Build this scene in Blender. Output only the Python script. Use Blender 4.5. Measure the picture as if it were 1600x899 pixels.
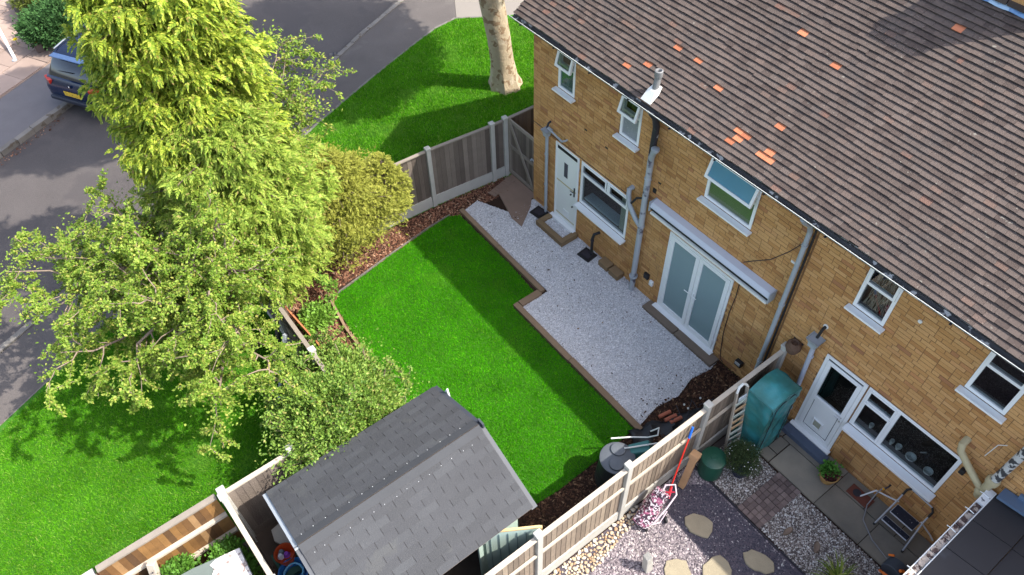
import bpy, math, random
import numpy as np
from mathutils import Vector, Matrix
for o in list(bpy.data.objects): bpy.data.objects.remove(o)
SC = bpy.context.scene
COL = SC.collection
rng = np.random.default_rng(7)
random.seed(7)
PI = math.pi

# ---------------------------------------------------------------- camera
cam_pos, cam_rot, cam_lens = ([4.980636, -8.219147, 12.539898], [[0.6071763, -0.6009854, 0.5197629], [0.7943122, 0.4756701, -0.3778969], [-0.0201252, 0.642304, 0.7661857]], 27.38)
cd = bpy.data.cameras.new('camera'); cam = bpy.data.objects.new('camera', cd); COL.objects.link(cam)
cd.lens = cam_lens; cd.sensor_width = 36; cd.clip_end = 400; cd.clip_start = 0.1
Rm = Matrix([list(r) for r in cam_rot])
cam.matrix_world = Matrix.Translation(cam_pos) @ Rm.to_4x4()
SC.camera = cam
# ---------------------------------------------------------------- light
SUN_D = Vector((-.64, -.517, -1)).normalized()
w = bpy.data.worlds.new('World'); SC.world = w; w.use_nodes = True
nt = w.node_tree; bg = nt.nodes['Background']
sky = nt.nodes.new('ShaderNodeTexSky'); sky.sky_type = 'NISHITA'; sky.sun_disc = False
sky.sun_elevation = math.asin(-SUN_D.z); sky.sun_rotation = math.atan2(.64, .517)
sky.air_density = 1.0; sky.dust_density = 2.5; sky.ozone_density = 0.7
hsn = nt.nodes.new('ShaderNodeHueSaturation'); hsn.inputs['Saturation'].default_value = .78
nt.links.new(sky.outputs[0], hsn.inputs['Color']); nt.links.new(hsn.outputs[0], bg.inputs[0]); bg.inputs[1].default_value = 0.15
sd = bpy.data.lights.new('sun', 'SUN'); sd.energy = 2.6; sd.angle = math.radians(.6); sd.color = (1, .95, .86)
so = bpy.data.objects.new('sun', sd); COL.objects.link(so)
so.rotation_euler = SUN_D.to_track_quat('-Z', 'Y').to_euler(); so.location = (10, 10, 20)
SC.view_settings.view_transform = 'Standard'; SC.view_settings.look = 'None'
SC.view_settings.exposure = 1.6; SC.view_settings.gamma = 1
SC.render.engine = 'CYCLES'

# ---------------------------------------------------------------- helpers
def M(name, col, var=.25, vs=3.0, isl=0.0, rough=.85, bump=0.0, bs=60.0, spec=.3, metal=0.0, col2=None, ramp=None, trans=0.0,
      spots=None, det=4.0, fine=0.0, fs=120.0):
    """procedural material: base colour x (world noise, per-piece random), optional pale spots, bump"""
    m = bpy.data.materials.new(name); m.use_nodes = True
    n = m.node_tree.nodes; L = m.node_tree.links
    b = n['Principled BSDF']; b.inputs['Roughness'].default_value = rough
    b.inputs['Specular IOR Level'].default_value = spec; b.inputs['Metallic'].default_value = metal
    geo = n.new('ShaderNodeNewGeometry')
    oi = n.new('ShaderNodeObjectInfo')
    def mth(op, a, bb):
        x = n.new('ShaderNodeMath'); x.operation = op
        for i, q in enumerate((a, bb)):
            if isinstance(q, (int, float)): x.inputs[i].default_value = q
            elif q is not None: L.new(q, x.inputs[i])
        return x.outputs[0]
    rnd = mth('FRACT', mth('ADD', geo.outputs['Random Per Island'], mth('MULTIPLY', oi.outputs['Random'], 7.31)), None)
    def noise(scale, detail=4.0):
        t = n.new('ShaderNodeTexNoise'); t.inputs['Scale'].default_value = scale; t.inputs['Detail'].default_value = detail
        L.new(geo.outputs['Position'], t.inputs['Vector']); return t.outputs['Fac']
    if ramp:
        r = n.new('ShaderNodeValToRGB'); e = r.color_ramp.elements
        while len(e) < len(ramp): e.new(.5)
        for i, (p, c) in enumerate(ramp): e[i].position = p; e[i].color = (*c, 1)
        L.new(rnd, r.inputs[0]); base = r.outputs[0]
    elif col2:
        mx = n.new('ShaderNodeMix'); mx.data_type = 'RGBA'
        mx.inputs['A'].default_value = (*col, 1); mx.inputs['B'].default_value = (*col2, 1)
        f = noise(vs * .6, 5); rr = n.new('ShaderNodeMapRange'); rr.inputs[1].default_value = .35; rr.inputs[2].default_value = .65
        L.new(f, rr.inputs[0]); L.new(rr.outputs[0], mx.inputs['Factor']); base = mx.outputs['Result']
    else:
        rgb = n.new('ShaderNodeRGB'); rgb.outputs[0].default_value = (*col, 1); base = rgb.outputs[0]
    fac = mth('ADD', 1 - var * .5 * 1.0, mth('MULTIPLY', noise(vs, det), var))
    if isl: fac = mth('MULTIPLY', fac, mth('ADD', 1 - isl * .5, mth('MULTIPLY', rnd, isl)))
    if fine: fac = mth('MULTIPLY', fac, mth('ADD', 1 - fine * .5, mth('MULTIPLY', noise(fs, 2), fine)))
    hs = n.new('ShaderNodeVectorMath'); hs.operation = 'SCALE'; L.new(base, hs.inputs[0]); L.new(fac, hs.inputs['Scale'])
    out = hs.outputs[0]
    if spots:
        for (sc, th, c, amt) in spots:
            s1 = noise(sc, 6); s2 = n.new('ShaderNodeMapRange'); s2.inputs[1].default_value = th; s2.inputs[2].default_value = th + .05
            s2.inputs[4].default_value = amt
            L.new(s1, s2.inputs[0]); mx = n.new('ShaderNodeMix'); mx.data_type = 'RGBA'
            L.new(s2.outputs[0], mx.inputs['Factor']); L.new(out, mx.inputs['A']); mx.inputs['B'].default_value = (*c, 1); out = mx.outputs['Result']
    L.new(out, b.inputs['Base Color'])
    if bump:
        bp = n.new('ShaderNodeBump'); bp.inputs['Strength'].default_value = bump; bp.inputs['Distance'].default_value = .02
        L.new(noise(bs, 5), bp.inputs['Height']); L.new(bp.outputs[0], b.inputs['Normal'])
    if trans:
        tr = n.new('ShaderNodeBsdfTranslucent'); L.new(out, tr.inputs[0])
        ms = n.new('ShaderNodeMixShader'); ms.inputs[0].default_value = trans
        L.new(b.outputs[0], ms.inputs[1]); L.new(tr.outputs[0], ms.inputs[2])
        L.new(ms.outputs[0], n['Material Output'].inputs[0])
    return m

def glass_mat(name, tint=(.55, .6, .6), refl=.12):
    m = bpy.data.materials.new(name); m.use_nodes = True
    n = m.node_tree.nodes; L = m.node_tree.links
    for x in list(n):
        if x.type == 'BSDF_PRINCIPLED': n.remove(x)
    t = n.new('ShaderNodeBsdfTransparent'); t.inputs[0].default_value = (*tint, 1)
    g = n.new('ShaderNodeBsdfGlossy'); g.inputs['Roughness'].default_value = .02
    f = n.new('ShaderNodeFresnel'); f.inputs[0].default_value = 1.5
    a = n.new('ShaderNodeMath'); a.operation = 'ADD'; a.inputs[1].default_value = refl; L.new(f.outputs[0], a.inputs[0])
    ge = n.new('ShaderNodeNewGeometry'); ff = n.new('ShaderNodeMath'); ff.operation = 'SUBTRACT'; ff.inputs[0].default_value = 1; L.new(ge.outputs['Backfacing'], ff.inputs[1])
    am = n.new('ShaderNodeMath'); am.operation = 'MULTIPLY'; L.new(a.outputs[0], am.inputs[0]); L.new(ff.outputs[0], am.inputs[1]); a = am
    mx = n.new('ShaderNodeMixShader'); L.new(a.outputs[0], mx.inputs[0]); L.new(t.outputs[0], mx.inputs[1]); L.new(g.outputs[0], mx.inputs[2])
    L.new(mx.outputs[0], n['Material Output'].inputs[0]); return m

def link(o, parent=None):
    COL.objects.link(o)
    if parent is not None:
        o.parent = parent; o.matrix_parent_inverse = Matrix.Translation(-root_loc(parent))
    return o
def root_loc(p):
    return Vector(p.location) if p.parent is None else Vector((0, 0, 0))   # parts keep an identity world matrix
class MB:
    def __init__(s): s.v = []; s.f = []
    def add(s, vs, fs):
        k = len(s.v); s.v += [tuple(v) for v in vs]; s.f += [tuple(i + k for i in f) for f in fs]; return s
    def box(s, x0, x1, y0, y1, z0, z1):
        return s.add([(x0, y0, z0), (x1, y0, z0), (x1, y1, z0), (x0, y1, z0), (x0, y0, z1), (x1, y0, z1), (x1, y1, z1), (x0, y1, z1)],
                     [(0, 3, 2, 1), (4, 5, 6, 7), (0, 1, 5, 4), (1, 2, 6, 5), (2, 3, 7, 6), (3, 0, 4, 7)])
    def obox(s, c, size, rot=None):
        R = rot if rot is not None else Matrix.Identity(3)
        if isinstance(R, (int, float)): R = Matrix.Rotation(R, 3, 'Z')
        c = Vector(c); h = Vector(size) / 2
        vs = [c + R @ Vector((a * h.x, b * h.y, d * h.z)) for d in (-1, 1) for (a, b) in ((-1, -1), (1, -1), (1, 1), (-1, 1))]
        return s.add(vs, [(0, 3, 2, 1), (4, 5, 6, 7), (0, 1, 5, 4), (1, 2, 6, 5), (2, 3, 7, 6), (3, 0, 4, 7)])
    def beam(s, p, q, w, h, up=(0, 0, 1)):
        p, q = Vector(p), Vector(q); d = (q - p); L = d.length; d.normalize()
        sx = d.cross(Vector(up)); sx = sx.normalized() if sx.length > 1e-4 else Vector((1, 0, 0)); u = sx.cross(d)
        return s.obox((p + q) / 2, (w, L, h), Matrix((sx, d, u)).transposed())
    def tube(s, pts, r, n=8, cap=True):
        pts = [Vector(p) for p in pts]; rs = r if isinstance(r, (list, tuple)) else [r] * len(pts)
        k = len(s.v); ref = None
        for i, p in enumerate(pts):
            d = (pts[min(i + 1, len(pts) - 1)] - pts[max(i - 1, 0)]).normalized()
            if ref is None: ref = Vector((0, 0, 1)) if abs(d.z) < .9 else Vector((1, 0, 0))
            a = (ref - d * ref.dot(d)).normalized(); b = d.cross(a); ref = a
            s.v += [tuple(p + (a * math.cos(2 * PI * j / n) + b * math.sin(2 * PI * j / n)) * rs[i]) for j in range(n)]
        for i in range(len(pts) - 1):
            for j in range(n):
                s.f.append((k + i * n + j, k + i * n + (j + 1) % n, k + (i + 1) * n + (j + 1) % n, k + (i + 1) * n + j))
        if cap:
            s.f.append(tuple(k + j for j in range(n))[::-1]); s.f.append(tuple(k + (len(pts) - 1) * n + j for j in range(n)))
        return s
    def lathe(s, prof, c=(0, 0, 0), n=24, axis=None):
        k = len(s.v); c = Vector(c); R = axis if axis is not None else Matrix.Identity(3)
        for (r, z) in prof:
            s.v += [tuple(c + R @ Vector((r * math.cos(2 * PI * j / n), r * math.sin(2 * PI * j / n), z))) for j in range(n)]
        for i in range(len(prof) - 1):
            for j in range(n):
                s.f.append((k + i * n + j, k + i * n + (j + 1) % n, k + (i + 1) * n + (j + 1) % n, k + (i + 1) * n + j))
        s.f.append(tuple(k + j for j in range(n))[::-1]); s.f.append(tuple(k + (len(prof) - 1) * n + j for j in range(n)))
        return s
    def prism(s, poly, z0, z1):
        a = sum(poly[i][0] * poly[(i + 1) % len(poly)][1] - poly[(i + 1) % len(poly)][0] * poly[i][1] for i in range(len(poly)))
        if a < 0: poly = poly[::-1]
        n = len(poly); k = len(s.v)
        s.v += [(p[0], p[1], z0) for p in poly] + [(p[0], p[1], z1) for p in poly]
        s.f.append(tuple(k + i for i in range(n))[::-1]); s.f.append(tuple(k + n + i for i in range(n)))
        for i in range(n): s.f.append((k + i, k + (i + 1) % n, k + n + (i + 1) % n, k + n + i))
        return s
    def mesh(s, name, mat=None, smooth=False):
        me = bpy.data.meshes.new(name); me.from_pydata(s.v, [], s.f); me.validate()
        if mat: me.materials.append(mat)
        if smooth:
            me.shade_smooth(); me.set_sharp_from_angle(angle=math.radians(40))
        return me
    def build(s, name, mat, parent=None, smooth=False, bevel=0, label=None):
        o = bpy.data.objects.new(name, s.mesh(name, mat, smooth)); link(o, parent)
        if bevel:
            b = o.modifiers.new('bevel', 'BEVEL'); b.width = bevel; b.segments = 2; b.limit_method = 'ANGLE'
        if label: o['label'] = label
        return o
def np_mesh(name, V, F, mat, parent=None):
    """V (n,3) float, F (m,k) int"""
    me = bpy.data.meshes.new(name); k = F.shape[1]
    me.vertices.add(len(V)); me.vertices.foreach_set('co', np.ascontiguousarray(V, dtype=np.float32).ravel())
    me.loops.add(F.size); me.loops.foreach_set('vertex_index', np.ascontiguousarray(F, dtype=np.int32).ravel())
    me.polygons.add(len(F)); me.polygons.foreach_set('loop_start', np.arange(0, F.size, k, dtype=np.int32))
    me.polygons.foreach_set('loop_total', np.full(len(F), k, dtype=np.int32))
    me.update(calc_edges=True); me.shade_flat(); me.materials.append(mat)
    o = bpy.data.objects.new(name, me); link(o, parent)
    return o
def thing(name, label, cat, loc=(0, 0, 0), group=None):
    o = bpy.data.objects.new(name, None); COL.objects.link(o); o.location = loc; o.empty_display_size = .2
    o['label'] = label; o['category'] = cat
    if group: o['group'] = group
    return o
def tag(o, label, cat, group=None):
    o['label'] = label; o['category'] = cat
    if group: o['group'] = group
    return o
def struct(name, mb, mat, **k):
    o = mb.build(name, mat, **k); o['kind'] = 'structure'; return o
def stuff(o, label=None):
    o['kind'] = 'stuff'
    if label: o['label'] = label
    return o
UNIT = {}
def piece(name, mat, parent, c, size, rot=None, label=None):
    """one box piece; every piece of one name and material shares the unit mesh"""
    key = (name, mat.name)
    if key not in UNIT: UNIT[key] = MB().box(-.5, .5, -.5, .5, -.5, .5).mesh(name, mat)
    o = bpy.data.objects.new(name, UNIT[key]); COL.objects.link(o)
    o.parent = parent; o.matrix_parent_inverse = Matrix.Translation(-root_loc(parent))
    o.location = c; o.scale = size
    if rot is not None:
        o.rotation_euler = (0, 0, rot) if isinstance(rot, (int, float)) else rot.to_euler()
    if label: o['label'] = label
    return o
BOXF = np.array([(0, 3, 2, 1), (4, 5, 6, 7), (0, 1, 5, 4), (1, 2, 6, 5), (2, 3, 7, 6), (3, 0, 4, 7)])
BOXV = np.array([(-.5, -.5, -.5), (.5, -.5, -.5), (.5, .5, -.5), (-.5, .5, -.5), (-.5, -.5, .5), (.5, -.5, .5), (.5, .5, .5), (-.5, .5, .5)])
def boxes_mesh(name, mat, parent, cs, sizes, rot=None):
    cs = np.array(cs); sizes = np.array(sizes); n = len(cs)
    V = BOXV[None] * sizes[:, None, :]
    if rot is not None: V = V @ np.array(rot).T
    V = (V + cs[:, None, :]).reshape(-1, 3)
    F = (BOXF[None] + (np.arange(n) * 8)[:, None, None]).reshape(-1, 4)
    return np_mesh(name, V, F, mat, parent)
def unit(a): return a / (np.linalg.norm(a, axis=-1, keepdims=True) + 1e-9)
def inside(P, poly):
    x, y = P[:, 0], P[:, 1]; r = np.zeros(len(P), bool); n = len(poly)
    for i in range(n):
        x0, y0 = poly[i]; x1, y1 = poly[(i + 1) % n]
        if y0 == y1: continue
        c = ((y0 > y) != (y1 > y)) & (x < (x1 - x0) * (y - y0) / (y1 - y0) + x0); r ^= c
    return r
def scatter(poly, dens, holes=()):
    a = np.array(poly); lo, hi = a.min(0), a.max(0); n = int((hi - lo).prod() * dens)
    P = rng.random((n, 2)) * (hi - lo) + lo
    k = inside(P, poly)
    for h in holes: k &= ~inside(P, h)
    return P[k]
def leaves(C, D, Nn, L, W, fold=.25):
    """two-triangle folded leaves"""
    D = unit(D); S = unit(np.cross(D, Nn)); U = np.cross(S, D); L = np.broadcast_to(L, (len(C),))[:, None]; W = np.broadcast_to(W, (len(C),))[:, None]
    a = C; t = C + D * L; m = C + D * L * .45 - U * W * fold
    l = m + S * W * .5 + U * W * fold * 1.5; r = m - S * W * .5 + U * W * fold * 1.5
    V = np.stack([a, l, t, r], 1).reshape(-1, 3); k = np.arange(len(C))[:, None] * 4
    F = np.stack([k + [0, 3, 2], k + [0, 2, 1]], 1).reshape(-1, 3)
    return V, F
def join(parts):
    V = []; F = []; k = 0
    for v, f in parts: V.append(v); F.append(f + k); k += len(v)
    return np.concatenate(V), np.concatenate(F)
def blades(name, poly, dens, mat, z, hgt, label, holes=(), w=.006):
    P = scatter(poly, dens, holes); n = len(P)
    C = np.c_[P, np.full(n, z)]; th = rng.random(n) * 2 * PI; lean = rng.normal(0, .35, (n, 2))
    h = hgt * (.6 + .8 * rng.random(n)); T = C + np.c_[lean * h[:, None] * 1.3, h]
    S = np.c_[np.cos(th), np.sin(th), np.zeros(n)] * (w * (.6 + .8 * rng.random(n)))[:, None]
    V = np.stack([C - S, C + S, T], 1).reshape(-1, 3); F = np.arange(3 * n).reshape(-1, 3)
    o = np_mesh(name, V, F, mat); o['label'] = label; o['category'] = 'grass'; o['kind'] = 'stuff'; return o
OCT_F = np.array([(0, 2, 4), (2, 1, 4), (1, 3, 4), (3, 0, 4), (2, 0, 5), (1, 2, 5), (3, 1, 5), (0, 3, 5)])
OCT_V = np.array([(1, 0, 0), (-1, 0, 0), (0, 1, 0), (0, -1, 0), (0, 0, 1), (0, 0, -1.)])
def stones(name, poly, dens, mat, z, size, label, cat, flat=.6, elong=1.3, holes=(), parent=None, zj=.006, tilt=.5):
    P = scatter(poly, dens, holes); n = len(P)
    s = size * np.exp(rng.normal(0, .3, n)); V = np.repeat(OCT_V[None], n, 0) * (1 + rng.normal(0, .18, (n, 6, 1)))
    V = V * np.stack([s * elong, s, s * flat], 1)[:, None, :]
    a = rng.random(n) * 2 * PI; b = rng.normal(0, tilt, n); ca, sa, cb, sb = np.cos(a), np.sin(a), np.cos(b), np.sin(b)
    x = V[..., 0] * cb[:, None] + V[..., 2] * sb[:, None]; zz = -V[..., 0] * sb[:, None] + V[..., 2] * cb[:, None]; y = V[..., 1]
    V = np.stack([x * ca[:, None] - y * sa[:, None], x * sa[:, None] + y * ca[:, None], zz], -1)
    V += np.c_[P, z + rng.random(n) * zj][:, None, :]
    F = (OCT_F[None] + (np.arange(n) * 6)[:, None, None]).reshape(-1, 3)
    o = np_mesh(name, V.reshape(-1, 3), F, mat, parent); o['kind'] = 'stuff'
    if parent is None: o['label'] = label; o['category'] = cat
    return o

# ---------------------------------------------------------------- materials
m_brick = M('buff_brick', None, ramp=[(0, (.36, .165, .060)), (.10, (.47, .24, .086)), (.5, (.525, .285, .108)), (.9, (.575, .325, .135)), (.97, (.46, .215, .088)), (1, (.34, .155, .075))], var=.5, vs=1.6, rough=.9, bump=.5, bs=90, fine=.35, fs=70,
            spots=[(2.3, .60, (.36, .19, .085), .35), (16, .70, (.16, .085, .05), .5)])
m_mortar = M('mortar', (.22, .12, .055), var=.3, rough=.95, bump=.3)
m_tile = M('roof_tile', None, ramp=[(0, (.064, .047, .041)), (.3, (.085, .064, .055)), (.75, (.101, .078, .068)), (.96, (.106, .078, .066)), (.99, (.13, .082, .064)), (1, (.14, .078, .06))], var=.5, vs=1.2, rough=.85, bump=.4, bs=80, fine=.5, fs=60,
           spots=[(1.4, .58, (.075, .062, .057), .5), (13, .69, (.25, .235, .20), .7), (45, .665, (.26, .245, .215), .55)])
m_tile_or = M('orange_tile', (.40, .14, .07), var=.45, isl=.5, rough=.8, bump=.3)
m_felt = M('roof_underlay', (.012, .011, .011), rough=1)
m_white = M('white_upvc', (.78, .79, .79), var=.05, rough=.35, spec=.5)
m_door = M('white_door', (.76, .77, .74), var=.05, rough=.4, spec=.5)
m_whitep = M('white_paint_worn', (.72, .72, .68), var=.3, vs=6, rough=.7, bump=.2)
m_pipe = M('grey_plastic_pipe', (.33, .36, .39), var=.25, vs=5, rough=.45)
m_pipe_d = M('flaked_grey_pipe', (.36, .38, .41), var=.2, rough=.5, spots=[(3.2, .60, (.06, .05, .08), .9)])
m_iron = M('dark_iron', (.035, .032, .04), var=.3, rough=.6)
m_black = M('black_plastic', (.018, .018, .02), var=.4, rough=.5, spec=.4)
m_gut = M('gutter_black', (.05, .05, .052), var=.5, rough=.5, spots=[(7, .6, (.6, .6, .58), .8)])
m_fascia = M('fascia_worn', (.3, .3, .29), var=.5, rough=.6, spots=[(5, .5, (.05, .05, .05), .8)])
m_conc = M('concrete', (.42, .40, .36), var=.3, vs=4, rough=.95, bump=.4, isl=.15, fine=.25)
m_concw = M('pale_concrete_post', (.42, .405, .37), var=.25, vs=5, rough=.9, bump=.3, isl=.1)
m_board = M('weathered_board', None, ramp=[(0, (.095, .075, .062)), (.3, (.135, .108, .09)), (.7, (.175, .142, .118)), (1, (.22, .18, .15))], var=.4, vs=5, rough=.9, bump=.4, bs=40, fine=.3, fs=50)
m_rail = M('weathered_rail', (.24, .205, .17), var=.4, vs=5, rough=.9, bump=.3, isl=.2)
m_board_l = M('sunbleached_board', None, ramp=[(0, (.15, .118, .09)), (.5, (.21, .165, .128)), (1, (.28, .225, .17))], var=.45, vs=7, rough=.9, bump=.4, bs=40, fine=.3, fs=50)
m_rail_w = M('bleached_rail', (.46, .40, .325), var=.35, vs=6, rough=.85, bump=.3, isl=.15)
m_brownb = M('brown_stained_board', None, ramp=[(0, (.085, .045, .022)), (.4, (.17, .085, .03)), (.8, (.26, .135, .045)), (1, (.30, .18, .085))], var=.8, vs=5, rough=.75, bump=.3, fine=.3, fs=60)
m_sleeper = M('timber_sleeper', (.22, .15, .095), var=.4, vs=5, rough=.9, bump=.4, bs=40, isl=.25, fine=.3)
m_sleeper_b = M('brown_timber', (.23, .155, .085), var=.4, vs=5, rough=.9, bump=.4, bs=40, isl=.25)
m_wood = M('planed_timber', (.50, .30, .16), var=.3, vs=6, rough=.8, isl=.1)
m_soil = M('dark_soil', (.035, .018, .012), var=.6, vs=8, rough=1, bump=.8, bs=40)
m_mulch = M('bark_chip', None, ramp=[(0, (.045, .02, .013)), (.4, (.14, .058, .034)), (.8, (.27, .125, .075)), (.95, (.40, .24, .15)), (1, (.52, .36, .25))], var=.3, rough=.9)
m_mulch_d = M('dark_bark_chip', None, ramp=[(0, (.016, .008, .005)), (.6, (.065, .028, .016)), (.93, (.13, .065, .035)), (1, (.30, .19, .11))], var=.3, rough=.9)
m_grav = M('white_gravel_bed', (.52, .53, .56), var=.15, vs=1.5, rough=.95, bump=1, bs=90, fine=.5, fs=90)
m_gravs = M('white_gravel_stone', None, ramp=[(0, (.30, .29, .29)), (.35, (.56, .55, .555)), (1, (.84, .83, .84))], var=.15, vs=1.2, rough=.9)
m_slate = M('purple_slate_bed', (.10, .085, .105), var=.3, vs=2, rough=.95, bump=1, bs=80, fine=.5)
m_slates = M('purple_slate_chip', None, ramp=[(0, (.10, .085, .095)), (.5, (.24, .20, .215)), (.85, (.37, .32, .335)), (1, (.58, .53, .50))], var=.2, rough=.9)
m_slated = M('shade_darkened_slate_chip', None, ramp=[(0, (.04, .038, .055)), (.7, (.085, .078, .10)), (.95, (.15, .13, .15)), (1, (.5, .48, .46))], var=.2, rough=.9)  # same slate as the other chips, house shade put into its colour
m_mixg = M('mixed_pebble', None, ramp=[(0, (.06, .045, .045)), (.35, (.20, .165, .15)), (.65, (.40, .35, .31)), (.85, (.62, .60, .57)), (1, (.75, .74, .72))], var=.2, rough=.85)
m_mixbed = M('pebble_bed', (.13, .11, .10), var=.3, rough=1, bump=1, bs=80)
m_cobble = M('river_cobble', None, ramp=[(0, (.30, .19, .11)), (.35, (.43, .33, .22)), (.7, (.50, .42, .31)), (1, (.55, .52, .46))], var=.3, vs=20, rough=.8, bump=.2)
m_step = M('sandstone', (.31, .265, .185), var=.35, vs=7, rough=.9, bump=.5, bs=50, fine=.2, spots=[(6, .66, (.24, .21, .15), .6)])
m_paver = M('block_paver', None, ramp=[(0, (.12, .088, .082)), (1, (.22, .165, .15))], var=.3, vs=8, rough=.9, bump=.4)
m_slab = M('patio_slab_grey', (.25, .22, .175), var=.5, vs=2.2, rough=.85, bump=.3, isl=.25, fine=.2, col2=(.17, .155, .13))
m_slab_b = M('brown_patio_slab', (.24, .165, .125), var=.35, vs=3, rough=.9, bump=.3, fine=.2)
m_slab_p = M('pale_slab', (.27, .20, .165), var=.45, vs=2, rough=.9, bump=.2, isl=.5)
m_road = M('road_asphalt', (.084, .073, .070), var=.5, vs=.8, rough=.9, bump=.5, bs=70, fine=.5, fs=45, spots=[(.7, .56, (.066, .058, .058), .6), (7, .70, (.14, .125, .11), .4)])
m_path = M('path_asphalt', (.104, .090, .084), var=.5, vs=1.1, rough=.9, bump=.5, bs=70, fine=.5, fs=45, spots=[(1.3, .60, (.13, .115, .105), .5), (6, .70, (.06, .05, .04), .4)])
m_drive = M('pale_drive', (.22, .195, .17), var=.2, vs=1, rough=.9, bump=.3)
m_kerb = M('kerb_concrete', (.165, .15, .135), var=.5, vs=4, rough=.95, bump=.5, isl=.3, spots=[(5, .58, (.10, .075, .055), .8)])
m_turf = M('turf_soil', (.028, .11, .006), var=.6, vs=1.5, rough=1, bump=.6, bs=60, col2=(.04, .15, .008))
m_grass = M('grass_blade', None, ramp=[(0, (.048, .27, .002)), (.5, (.070, .355, .003)), (.93, (.10, .42, .008)), (1, (.22, .42, .03))], var=.9, vs=1.7, spots=[(1.1, .58, (.15, .38, .025), .35)], rough=.8, spec=.04, trans=.25, det=5)
m_grass2 = M('verge_grass_blade', None, ramp=[(0, (.060, .24, .004)), (.5, (.10, .32, .01)), (.9, (.15, .38, .025)), (1, (.29, .40, .09))], var=.9, vs=1.3, spots=[(.9, .56, (.17, .36, .045), .45)], rough=.8, spec=.04, trans=.25, det=6)
m_dark = M('dark_interior', (.045, .035, .03), rough=1)
m_glass = glass_mat('window_glass', (.7, .74, .74), .02)
m_glassb = glass_mat('tinted_glass', (.55, .66, .68), .06)
m_frost = M('frosted_glass', (.20, .29, .31), var=.12, vs=1.2, rough=.25, spec=.6)
m_frostp = M('patterned_glass', (.23, .25, .27), var=.3, vs=25, rough=.3, spec=.6, bump=.5, bs=60, spots=[(40, .63, (.5, .5, .5), .8)])
m_blue = M('painted_reflection_pane', (.10, .26, .36), var=.3, vs=3, rough=.12, spec=.8)  # blue sky reflection is put into the pane's base colour
m_green = M('green_blind', (.44, .46, .24), var=.3, vs=3, rough=.5)
m_fol_or = M('chrome', (.6, .6, .6), metal=1, rough=.3)
m_gold = M('brass', (.50, .42, .24), rough=.5)
m_bstep = M('blue_painted_step', (.075, .095, .14), var=.3, vs=4, rough=.75, bump=.2)

# ---------------------------------------------------------------- the setting
terrain = struct('ground', MB().prism([(-70, -60), (40, -60), (40, 60), (-70, 60)], -.6, -.35), M('earth', (.09, .085, .05), var=.4))
struct('road', MB().prism([(-13.0, -40), (-6.4, -16), (-8.63, -11.06), (-9.1, -10.0), (-11.46, -4.6), (-12.6, -2.5), (-13.35, -.7), (-14.0, .6), (-14.75, 2.5), (-17.5, 9), (-26, 30), (-40, 24), (-22.3, 7.5), (-18.8, -2), (-15.85, -7.8), (-15.02, -9.44), (-13.3, -13), (-22, -40)], -.3, -.1), m_road)
struct('path', MB().prism([(-6.38, -16), (-4.9, -16), (-6.6, -11.9), (-7.6, -9.7), (-9.3, -6.1), (-11.04, -2.52), (-11.32, -1.8), (-11.92, -.27), (-12.41, 1.09), (-12.77, 2.2), (-12.84, 3.0), (-14.3, 3.9), (-14.95, 2.3), (-14.05, .6), (-13.4, -.7), (-12.55, -2.45), (-11.4, -4.5), (-9.0, -10.0), (-8.5, -11.1)], -.3, -.02), m_path)
struct('driveway', MB().prism([(-12.84, 3.01), (-12.38, 3.66), (-11.5, 5.2), (-11, 12), (-19, 12), (-16.6, 7.2), (-14.9, 2.6), (-14.3, 3.91)], -.3, -.024), m_drive)
lawn_poly = [(-4.9, -16), (-6.6, -11.9), (-7.6, -9.7), (-9.3, -6.1), (-11.04, -2.52), (-11.32, -1.8), (-11.92, -.27), (-12.41, 1.09), (-12.77, 2.2), (-12.84, 3.0), (-12.38, 3.66), (-11.5, 5.2), (-11, 12), (12, 12), (12, -16)]
struct('turf', MB().prism(lawn_poly, -.3, -.01), m_turf)
# front verge: edging strip between path and turf
kerb = struct('kerb', MB().prism([(-6.2, -16), (-8.55, -11.08), (-8.62, -11.1), (-6.3, -16)], -.3, -.04), m_kerb)
def polypieces(name, mat, parent, pts, L, wdt, z0, z1, gap=.012, jit=.01):
    for (a, b) in zip(pts[:-1], pts[1:]):
        a, b = Vector((*a, 0)), Vector((*b, 0)); d = b - a; n = max(1, round(d.length / L)); st = d / n; ang = math.atan2(d.y, d.x)
        for i in range(n):
            c = a + st * (i + .5)
            piece(name, mat, parent, (c.x + random.uniform(-jit, jit), c.y + random.uniform(-jit, jit), (z0 + z1) / 2 + random.uniform(-jit, jit) * .5), (st.length - gap, wdt, z1 - z0), ang + random.uniform(-jit, jit))
polypieces('kerb_stone', m_kerb, kerb, [(-8.6, -11.1), (-9.07, -10.0), (-11.43, -4.56), (-12.57, -2.48), (-13.37, -.7), (-14.02, .6), (-14.8, 2.4), (-15.5, 4.3)], .9, .13, -.25, 0.0)
polypieces('kerb_stone', m_kerb, kerb, [(-14.2, -11.1), (-15.0, -9.44), (-15.47, -8.53), (-15.83, -7.77), (-17.6, -4.3)], .62, .15, -.25, .05)
edging = struct('path_edging', MB().prism([(-7.6, -9.72), (-7.63, -9.7), (-6.63, -11.9), (-6.6, -11.9)], -.3, -.004), m_kerb)
polypieces('edging_stone', m_kerb, edging, [(-7.62, -9.7), (-9.32, -6.1), (-11.06, -2.52), (-11.35, -1.8), (-11.94, -.27), (-12.43, 1.09), (-12.8, 2.2), (-12.87, 3.0), (-12.4, 3.68)], .7, .06, -.2, 0.0, jit=.006)
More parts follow.
